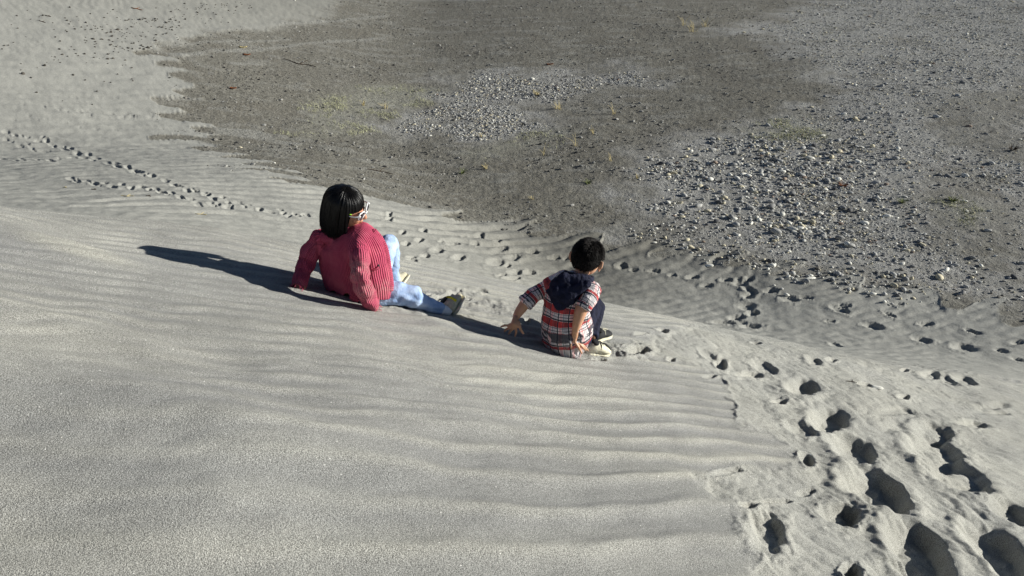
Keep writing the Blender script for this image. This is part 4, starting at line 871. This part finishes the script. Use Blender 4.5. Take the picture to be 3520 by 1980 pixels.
def sub_material(name):
    m, n, b = mat(name); g = G(n); f = g.mapr(g.noise(60, 2), .3, .7, .85, 1.15); g.inp(b.inputs['Base Color'], g.mix(1.0, g.attr('tone', 'Color'), g.comb(f, f, f), 'MULTIPLY')); return m
GRM = sub_material("mixed_gravel")
V3, F3 = ico(3); V2, F2 = ico(2); V1, F1 = ico(1)
stone_mesh = []
for k in range(8):
    v = rock(V3, k)*np.array([1, .78, .55]); me = bpy.data.meshes.new("stone"); me.from_pydata(v.tolist(), [], F3.tolist()); me.polygons.foreach_set('use_smooth', [True]*len(F3)); me.materials.append(SM['grey']); stone_mesh.append(me)
def batch_height(x, y):
    """vectorised lookup of the finished ground"""
    i = np.clip(np.searchsorted(rows, y), 1, nr-1); fy = (y-rows[i-1])/(rows[i]-rows[i-1]); out = np.zeros(len(x))
    a_ = x/(.62*np.maximum(y, .3)+.52); j = np.clip(np.searchsorted(cols, a_), 1, nc-1); fx = np.clip((a_-cols[j-1])/(cols[j]-cols[j-1]), 0, 1)
    return (Zg[i-1, j-1]*(1-fx)+Zg[i-1, j]*fx)*(1-fy)+(Zg[i, j-1]*(1-fx)+Zg[i, j]*fx)*fy
def scatter(n, polys, seed, clump=(1.2, 0.0), dens=None, bb=None):
    r = np.random.default_rng(seed); P_ = np.concatenate(polys); x0, y0 = P_.min(0); x1, y1 = P_.max(0); y1 = min(y1, 62); x0 = max(x0, -30); x1 = min(x1, 46)
    out = []; tot = 0
    while tot < n:
        x = r.uniform(x0, x1, n*3); y = r.uniform(y0, y1, n*3)
        d = np.full(n*3, -9.0)
        for p in polys: d = np.maximum(d, sdist(p, x+1.1*noise(x*.8, y*.8, 50)+.38*noise(x*3.2, y*3.2, 51), y+1.1*noise(x*.8+9, y*.8, 52)+.38*noise(x*3, y*3, 53)))
        infr = np.abs(x) < .74*y+2.5
        pr_ = (d > 0)*np.clip(.5+clump[0]*fbm(x*.45, y*.5, 3, seed)+clump[1]+.35*noise(x*2.1, y*2.5, seed+5), 0.02, 1)*infr*np.clip((16/np.maximum(y, 1))**.7, 0, 1)
        pr_ *= np.clip(.25+.75*d/.8, 0, 1)
        if dens is not None: pr_ = pr_*dens(x, y)
        k = r.uniform(0, 1, n*3) < pr_; out.append(np.stack([x[k], y[k]], 1)); tot += k.sum()
    return np.concatenate(out)[:n]
def cloud(name, xy, rad, flat, colors, kindlabel, base_v=V1, base_f=F1, seed=0, sink=.25, variants=14, angular=.28, material=None):
    r = np.random.default_rng(seed); n = len(xy); z = batch_height(xy[:, 0], xy[:, 1])
    vs = np.stack([rock(base_v, 100+seed+k, angular) for k in range(variants)]); vi = r.integers(0, variants, n)
    B = vs[vi].copy(); B *= np.stack([r.uniform(.8, 1.35, n), r.uniform(.65, 1.0, n), flat*r.uniform(.7, 1.3, n)], 1)[:, None, :]
    a = r.uniform(0, 6.283, n); c, s = np.cos(a)[:, None], np.sin(a)[:, None]; tx = r.normal(0, .22, n)[:, None]
    X = B[:, :, 0]*c-B[:, :, 1]*s; Y = B[:, :, 0]*s+B[:, :, 1]*c; Z = B[:, :, 2]+tx*X*.6
    O = np.stack([X, Y, Z], -1)*rad[:, None, None]; O += np.stack([xy[:, 0], xy[:, 1], z+rad*flat*(1-sink*2)], 1)[:, None, :]
    nv = base_v.shape[0]; F_ = (base_f[None]+(np.arange(n)*nv)[:, None, None]).reshape(-1, 3)
    col = np.repeat(np.concatenate([colors, np.ones((n, 1))], 1), nv, 0)
    o = mesh_from(name, O.reshape(-1, 3), F_, {'tone': ('FLOAT_COLOR', col)}, nv > 20, material or GRM); o['kind'] = 'stuff'; return o
def stone_colors(n, seed, w_=(.20, .14, .36, .20, .07, .03)):
    r = np.random.default_rng(seed); P_ = np.array(list(STONE_COL.values())); k = r.choice(6, n, p=np.array(w_)/sum(w_)); return P_[k]*r.uniform(.8, 1.15, (n, 1)), k
# the stony beds
NG = 92000
xy = scatter(NG, [GRW[0]], 11, (.45, .12)); rg = np.random.default_rng(12)
bare = np.maximum(sst(-.6, .6, sdist(BRW[0], xy[:, 0], xy[:, 1])), sst(-.6, .6, sdist(BRW[1], xy[:, 0], xy[:, 1]))); xy = xy[rg.uniform(0, 1, len(xy)) > .8*bare]
rad = np.exp(rg.normal(math.log(.0125), .60, len(xy))); 
core = world_poly([(2180, 500), (2600, 440), (2900, 480), (3100, 560), (3080, 700), (2900, 860), (2500, 860), (2200, 760)])
rad *= 1+.50*sst(-.5, 1.5, sdist(core, xy[:, 0], xy[:, 1])); rad = np.clip(rad, .006, .095)
colr, kk = stone_colors(len(xy), 13)
big_n = 268
tt = np.hypot(xy[:, 0], xy[:, 1]); app = rad/tt; px_ = 1760+FPX*xy[:, 0]/(xy[:, 1]*CP+6.5*SP)
app[(px_ > 3540)] = 0; order = np.argsort(-app); bigi = order[:big_n]; rest = order[big_n:]
o = cloud("gravel", xy[rest], rad[rest], .42, colr[rest], "", seed=21); 
names6 = list(STONE_COL)
def place_stone(x, y, r, cname, label, group=None, stretch=(1, 1, 1), rot=0.0, nm="stone", me=None):
    o = bpy.data.objects.new(nm, me or stone_mesh[int(abs(x*37+y*91)) % 8]); COL.objects.link(o)
    z = sample_ground(x, y); o.location = (x, y, z+r*.25*stretch[2]); o.rotation_euler = (rr.uniform(-.2, .2), rr.uniform(-.2, .2), rot); o.scale = (r*stretch[0], r*stretch[1], r*stretch[2])
    o.material_slots[0].link = 'OBJECT'; o.material_slots[0].material = SM[cname]
    return tag(o, label, "stone", group)
ANCH = [(2784, 545, "the largest white stone"), (2998, 503, "the cream upright stone"), (2880, 630, "the rusty low plant"), (3048, 742, "the white oval stone far right"), (2431, 725, "the left cream oval stone"),
 (2668, 797, "the large pale grey boulder"), (2547, 641, "the yellowish flat-sided stone"), (2660, 588, "the long grey slab"), (2364, 512, "the two cream stones top left"), (2256, 784, "the bed's lower left tip"),
 (2817, 872, "the white cluster at the lower edge"), (3103, 697, "the green low plant"), (2826, 466, "the upper white flat stone"), (2600, 745, "the white tilted stone"), (3480, 512, "the dark dead clump"), (2784, 961, "the long white stone on sand")]
ORD = ["nearest", "second", "third", "fourth", "fifth", "sixth", "seventh", "eighth", "ninth", "tenth", "eleventh", "twelfth", "thirteenth", "fourteenth", "fifteenth", "sixteenth", "seventeenth", "eighteenth", "nineteenth", "twentieth"]
found = {}
for i in bigi:
    X_, Y_ = float(xy[i, 0]), float(xy[i, 1]); Z_ = sample_ground(X_, Y_)-6.5; dp_ = Y_*CP-Z_*SP; u_ = (Y_*SP+Z_*CP)/dp_
    qx, qy = 1760+FPX*X_/dp_, 990-FPX*u_; an_ = min(ANCH, key=lambda a: math.hypot(a[0]-qx, a[1]-qy)); ddx, ddy = qx-an_[0], qy-an_[1]
    dr_ = ("right of" if ddx > 0 else "left of") if abs(ddx) > 1.3*abs(ddy) else ("below" if ddy > 0 else "above")
    found.setdefault((names6[kk[i]], dr_, an_[2]), []).append((math.hypot(ddx, ddy), i))
for (cn, dr_, an_), lst in found.items():
    for q, (_, i) in enumerate(sorted(lst)):
        place_stone(float(xy[i, 0]), float(xy[i, 1]), float(rad[i]), cn, f"{ORD[min(q, 19)]} sizeable {cn} stone {dr_} {an_}", "stones of the wide stony bed", (rr.uniform(.9, 1.3), rr.uniform(.8, 1.1), rr.uniform(.7, 1.05)), rr.uniform(0, 6.28))
# second bed and outliers
xy = scatter(9000, [GRW[1]], 31, (1.0, .15)); rad = np.clip(np.exp(rg.normal(math.log(.020), .42, len(xy))), .007, .07); c2, _ = stone_colors(len(xy), 33, (.10, .12, .42, .26, .08, .02)); cloud("gravel", xy, rad, .42, c2, "", seed=41)
EDGEP = [world_poly([(2170, 760), (2330, 815), (2520, 860), (2760, 900), (3050, 960), (3560, 1010), (3560, 1090), (3100, 1060), (2800, 990), (2600, 960), (2350, 880), (2180, 830)])]
xy = scatter(420, EDGEP, 35, (1.0, .2)); rad = np.clip(np.exp(rg.normal(math.log(.022), .45, len(xy))), .008, .06); c2, _ = stone_colors(len(xy), 36, (.22, .16, .3, .2, .1, .02)); cloud("gravel", xy, rad, .6, c2, "", seed=45, base_v=V2, base_f=F2)
# chips and clods of the crust, lighter crumbs too
dkp = [DKW]
xy = scatter(17000, dkp, 51, (1.1, -.1), dens=lambda x, y: 1-.85*np.clip(sst(-.3, .3, sdist(GRW[0], x, y)), 0, 1)); rad = np.clip(np.exp(rg.normal(math.log(.015), .55, len(xy))), .006, .07)
base_c = np.array([[.155, .148, .130], [.19, .18, .16], [.33, .325, .30], [.09, .088, .08], [.42, .41, .38]]); ci = rg.choice(5, len(xy), p=[.28, .26, .19, .16, .11]); cloud("crust_crumbs", xy, rad, .48, base_c[ci], "", seed=61, angular=.5)
# dark pebbles on the far pale slope
dp = [world_poly([(180, 110), (420, 60), (640, 0), (900, 0), (760, 60), (640, 130), (560, 195), (420, 215), (60, 215)])]
xy = scatter(230, dp, 71, (1.0, .0)); xy2 = scatter(110, [world_poly([(0, 20), (900, -10), (620, 250), (500, 330), (0, 330)])], 72, (.8, 0)); xy = np.concatenate([xy, xy2])
rad = np.clip(np.exp(rg.normal(math.log(.022), .35, len(xy))), .012, .05); cloud("dark_pebbles", xy, rad, .7, np.tile([.075, .068, .058], (len(xy), 1))*rg.uniform(.7, 1.4, (len(xy), 1)), "", seed=75, base_v=V2, base_f=F2)
# stones one can point to
def at(px, py):
    x, y, z, t = hit(px, py); return float(x), float(y), float(t)
NOTABLE = [
 (2784, 545, 26, 'white', "largest white flat-topped stone in the middle of the stony bed", (1.25, .8, .9)),
 (2763, 534, 17, 'cream', "cream round stone touching the upper side of the largest white stone", (1, 1, 1)),
 (2998, 503, 15, 'cream', "cream upright stone alone, upper right of the largest white stone", (.9, .9, 1.3)),
 (2880, 622, 19, 'white', "white round stone beside the rusty low plant", (1, .9, 1.2)),
 (3048, 742, 23, 'white', "white oval stone on the flatter gravel far right of the bed's centre", (1.2, .9, .9)),
 (2431, 725, 19, 'cream', "cream oval stone on the left part of the stony bed", (1.2, .9, 1)),
 (2668, 797, 30, 'pale grey', "large pale grey boulder with a long shadow low in the stony bed", (1, .9, 1.1)),
 (2489, 676, 20, 'cream', "cream stone half sunk with a dark shadow to its left", (1.1, .9, 1)),
 (2547, 641, 19, 'cream', "yellowish stone with a flat side, left centre of the stony bed", (1.2, .9, .9)),
 (2437, 910, 25, 'white', "white pointed stone lying alone on the brown rippled sand", (1.25, .75, .7)),
 (2784, 961, 29, 'white', "long white stone lying on the sand below the stony bed", (1.5, .6, .6)),
 (2712, 862, 14, 'white', "white round stone at the bottom edge of the stony bed", (1, 1, 1)),
 (2402, 876, 13, 'white', "right one of two small white stones on the sand under the bed's left tip", (1.1, .8, .8)),
 (2377, 868, 11, 'white', "left one of two small white stones on the sand under the bed's left tip", (1, .9, .8)),
 (2817, 872, 17, 'white', "white oblong stone in the cluster at the lower edge of the bed", (1.3, .8, .8)),
 (3120, 561, 16, 'cream', "cream stone standing right of the row of pale stones", (1.1, .9, 1.1)),
 (3078, 545, 20, 'pale grey', "pale grey round cobble in the upper right of the stony bed", (1, 1, 1)),
 (2364, 512, 13, 'cream', "left one of two cream stones near the bed's upper left corner", (1, 1, 1)),
 (2374, 519, 14, 'white', "right one of two pale stones near the bed's upper left corner", (1, 1, 1)),
 (2660, 588, 42, 'grey', "long low grey slab in the middle of the stones", (1.4, .7, .5)),
 (2705, 590, 24, 'dark grey', "dark grey slab just right of the long grey slab", (1.2, .8, .6)),
 (2575, 566, 12, 'white', "small white stone left of the long grey slab", (1, 1, 1)),
 (2535, 555, 10, 'white', "small white stone in the dark cluster of the bed's left half", (1, 1, 1)),
 (2600, 745, 15, 'white', "white tilted stone low in the left centre of the bed", (.9, .8, 1.2)),
 (2487, 744, 15, 'white', "white flat stone in the lower left of the bed", (1.2, .8, .8)),
 (2256, 784, 12, 'white', "white round stone at the lower left tip of the stony bed", (1, 1, 1.1)),
 (2250, 832, 13, 'white', "white stone on bare sand below the bed's lower left tip", (1.2, .9, .8)),
 (2826, 466, 18, 'white', "white flat stone in the upper middle of the stony bed", (1.3, .8, .8)),
 (2900, 391, 16, 'white', "white stone in the sparse stones above the main bed", (1.1, .8, .9)),
 (2945, 413, 15, 'cream', "cream stone just below the white stone above the main bed", (1.1, .9, .9)),
 (1829, 273, 14, 'white', "white round stone alone in the small gravel patch behind", (1.1, .9, .9)),
 (1012, 1, 7, 'white', "tiny white stone at the top edge of the far dark flat", (1, 1, 1)),
 (3443, 30, 9, 'white', "yellowish white stone in the far top right corner", (1.1, .9, .9)),
 (2811, 52, 10, 'pale grey', "pale grey upright stone on the far gravel near the top edge", (.9, .9, 1.3)),
 (2557, 112, 10, 'cream', "cream stone on the far flat left of the upper gravel", (1.2, .9, .8)),
 (943, 559, 8, 'white', "small white stone on the damp ground above the girl's head", (1, 1, .9)),
 (825, 505, 12, 'cream', "cream pebble with a rusty side on the damp ground far left", (1.2, .9, .8)),
 (1012, 553, 8, 'pale grey', "pale grey pebble right of the small white stone above the girl's head", (1.2, .9, .8)),
]
for px, py, d, cn, lab, st in NOTABLE:
    x, y, t = at(px, py); place_stone(x, y, d/2/FPX*t*1.25/st[0]**.5, cn, lab, None, st, rr.uniform(-.3, .3))
x, y, t = at(3013, 1340); place_stone(x, y, .030*t/4.6, 'white', "white flat stone lying on the trampled sand of the near slope", None, (1.2, .75, .55), -.2)
# bright grains and shell bits on the near sand
# ------------------------------------------------------------------ plants, twigs, leaves
STRAW = simple("dry_straw", (.50, .42, .22), .8, .2, 30, .25, 0); GREENP = simple("dusty_green_leaf", (.14, .17, .05), .8, .2, 30, .3, 0); RUST = simple("rusty_leaf", (.20, .075, .03), .8, .2, 30, .3, 0); DARKW = simple("dark_dead_wood", (.07, .052, .038), .9, .1, 60, .3, .3)
def blades(n, c, spread, h, r, seed, lean=.6, tip=.4):
    q = random.Random(seed); cur = []
    for k in range(n):
        a = q.uniform(0, 6.28); d = Vector((math.cos(a), math.sin(a), 0)); x, y = c[0]+d.x*spread*q.uniform(0, .4), c[1]+d.y*spread*q.uniform(0, .4)
        p = Vector((x, y, sample_ground(x, y)-.005)); hh = h*q.uniform(.5, 1.1); l = lean*q.uniform(.3, 1.2)
        cur.append([p+d*hh*l*s*s+Vector((0, 0, hh*s*(1-.25*s*l))) for s in (0, .25, .5, .75, 1)])
    return cur
TUFTS = [(1922, 372, 34, 'straw', "straw-coloured dry tuft below the middle of the small gravel patch", 16, .28), (1845, 327, 30, 'straw', "pale dry tuft lying over the small gravel patch", 22, .18), (1247, 362, 20, 'straw', "dry yellow tuft at the left end of the pale grassy patch", 14, .2),
 (1323, 373, 22, 'straw', "bright straw tuft in the middle of the pale grassy patch", 16, .22), (2110, 392, 20, 'straw', "thin dry stalks right of the small gravel patch", 7, .35), (1672, 580, 20, 'straw', "small yellow tuft on the dark ground between the two children", 14, .16),
 (1588, 592, 26, 'green', "olive tuft left of the small yellow tuft on dark ground", 16, .16), (2100, 553, 18, 'straw', "wispy tuft on the dark flat left of the wide stony bed", 8, .22), (1980, 500, 18, 'straw', "single tall dry stalks in the open dark ground above the boy", 4, .38),
 (1868, 530, 18, 'straw', "pair of leaning stalks above the boy's left shoulder", 4, .32), (2385, 108, 40, 'straw', "branching dry weed on the far dark flat", 12, .55), (2352, 86, 24, 'straw', "upright dry stalks left of the branching dry weed", 5, .5),
 (2424, 92, 26, 'straw', "dry seed head right of the branching dry weed", 8, .45), (2022, 628, 34, 'green', "dark green low weed right above the boy's head", 20, .14), (3103, 697, 26, 'green', "green low plant left of the pale patch on the right", 26, .14),
 (3272, 692, 34, 'green', "green low plant in the upper edge of the pale patch on the right", 30, .14), (2896, 640, 34, 'rust', "rusty and green low plant next to a white round stone", 30, .16), (1828, 686, 14, 'straw', "tiny yellow tuft on the edge of the damp ground behind the boy", 9, .12),
 (2190, 612, 16, 'straw', "little tuft touching the left rim of the wide stony bed", 8, .15), (2040, 462, 22, 'straw', "short dry stalks beside the pale streak on the dark flat", 8, .25), (1655, 470, 16, 'straw', "short dry grass clump under the small gravel patch", 8, .14),
 (3480, 512, 50, 'dark', "dark brown dead clump at the right edge among the stones", 26, .20)]
MP = {'straw': STRAW, 'green': GREENP, 'rust': RUST, 'dark': DARKW}
for k, (px, py, wd, kd, lab, n, h) in enumerate(TUFTS):
    x, y, t = at(px, py); sp = wd/FPX*t
    o = strands("dry_tuft" if kd in ('straw', 'dark') else "low_plant", blades(n, (x, y), sp, h*.8 if kd != 'straw' else h, 0, 200+k, 1.1 if kd != 'straw' else .7), max(.004, .00032*t) if kd == 'straw' else .0075, MP[kd], None, 3)
    tag(o, lab, "plant")
# grass fuzz of the pale patches
gx = scatter(2300, GSW, 91, (1.2, .0)); cur = []
for x, y in gx:
    q = rr.uniform(0, 6.28); h = rr.uniform(.03, .09); p = Vector((float(x), float(y), 0)); p.z = float(batch_height(np.array([x]), np.array([y]))[0])-.004; d = Vector((math.cos(q), math.sin(q), 0))*h*rr.uniform(.3, 1.4)
    cur.append([p, p+d*.4+Vector((0, 0, h*.7)), p+d+Vector((0, 0, h*.8))])
GRF = simple("pale_green_grass", (.42, .42, .27), .9, .1, 3, .3, 0)
go = strands("grass", cur, .0055, GRF, None, 3); go['kind'] = 'stuff'
LITTER = [(437, 677, "pale forked twig on the smooth sand left of the girl's shadow tip", 40, STRAW), (690, 736, "small dry twig on the smooth sand between trail and near slope", 36, STRAW), (222, 640, "tiny pale bit of twig on the smooth sand far left", 14, STRAW),
 (322, 648, "small dark twig right of the tiny pale bit of twig", 16, DARKW), (512, 678, "short dark twig right of the pale forked twig", 16, DARKW), (2925, 1322, "short dark twig beside a footprint left of the near white stone", 34, DARKW),
 (1030, 218, "long thin dark branch lying on the dark flat", 110, DARKW), (470, 32, "brown curled piece of driftwood on the far pale slope", 34, RUST), (165, 56, "dark short stick on the far pale slope at top left", 20, DARKW), (145, 75, "dark bent stick below the short stick at top left", 24, DARKW),
 (1306, 592, "thin crooked branch on the dark ground above the girl", 80, DARKW)]
for k, (px, py, lab, ln, m_) in enumerate(LITTER):
    x, y, t = at(px, py); L = ln/FPX*t; q = random.Random(k+5); a = q.uniform(-.25, .25); d = Vector((math.cos(a), math.sin(a), 0)); pts = []; g = Geo(); rad_ = max(.0025, .0006*t)
    for s in (-.5, -.25, 0, .25, .5):
        p = Vector((x, y, 0))+d*L*s+Vector((q.uniform(-.03, .03)*L, q.uniform(-.09, .09)*L, 0)); p.z = sample_ground(p.x, p.y)+rad_*.6+abs(s)*L*.05; pts.append((p, rad_*(1-.5*abs(s))))
    g.limb(pts, 7, 3); p0 = pts[2][0]; p1 = p0+d*L*.22+Vector((0, L*.3, L*.06)); g.limb([(p0, rad_*.8), (p0.lerp(p1, .5)+Vector((0, 0, .004)), rad_*.6), (p1, rad_*.4)], 7, 3)
    tag(g.obj("twig", m_), lab, "twig")
def leaf(px, py, w_, lab, m_, seed):
    x, y, t = at(px, py); L = w_/FPX*t; q = random.Random(seed); vs = []; fs = []; n = 9; z = sample_ground(x, y)
    for i in range(n):
        s = i/(n-1); wd = math.sin(s*math.pi)**.8*.42*L*.5
        for c in (-1, 0, 1):
            vs.append((x+(s-.5)*L, y+c*wd*1.6+.1*L*math.sin(s*5+seed), z+.006+.12*L*(1-math.cos((s-.5)*3))*.6+abs(c)*.10*L+.02*L*math.sin(7*s+c)))
    for i in range(n-1):
        for c in (0, 1): a = i*3+c; fs.append((a, a+1, a+4, a+3))
    o = mesh_from("dry_leaf", np.array(vs), np.array(fs), None, True, m_); s_ = o.modifiers.new("t", 'SOLIDIFY'); s_.thickness = .004; tag(o, lab, "leaf")
leaf(800, 304, 28, "curled brown leaf on the dark flat, lower of the brown leaves", RUST, 1); leaf(848, 187, 26, "reddish brown leaf low in the pair on the streaked flat", RUST, 2); leaf(835, 161, 28, "tan leaf on a pale streak above the reddish brown leaf", STRAW, 3); leaf(1890, 222, 24, "rust-red leaf above the small gravel patch", RUST, 4)
SPRAY = simple('loose_dry_sand', (.42, .41, .37), .95, .1, 300, .3, 0)
# sand thrown up by the boy's right hand
c0 = P(*(1680+1000/3.018, 780+1325/3.018), tg(2005, 1222)-.05); rs = np.random.default_rng(5); n = 650
pts = np.stack([rs.normal(0, .030, n)+.02, rs.normal(0, .030, n), np.abs(rs.normal(0, .020, n))], 1); pts[:, 0] += pts[:, 2]*.4
vv = V1*np.array([1, 1, 1]); O = vv[None]*rs.uniform(.0007, .0019, (n, 1, 1))+(np.array(c0)+pts)[:, None, :]
F_ = (F1[None]+(np.arange(n)*len(V1))[:, None, None]).reshape(-1, 3); o = mesh_from("sand_spray", O.reshape(-1, 3), F_, {'coarse': ('FLOAT', np.zeros(n*len(V1))), 'crest': ('FLOAT', np.zeros(n*len(V1)))}, True, SPRAY); o['kind'] = 'stuff'
# sparse bright bits on the near sand
n = 46; ppx = rs.uniform(0, 2400, n); ppy = rs.uniform(1000, 1960, n); x, y, z, t = hit(ppx, ppy); cloud("shell_bits", np.stack([x, y], 1), rs.uniform(.0010, .0024, n)*(t/2.6)**.5, .7, np.tile([.8, .77, .68], (n, 1)), "", seed=95, base_v=V1, base_f=F1, sink=.1)
print("objects", len(bpy.data.objects))
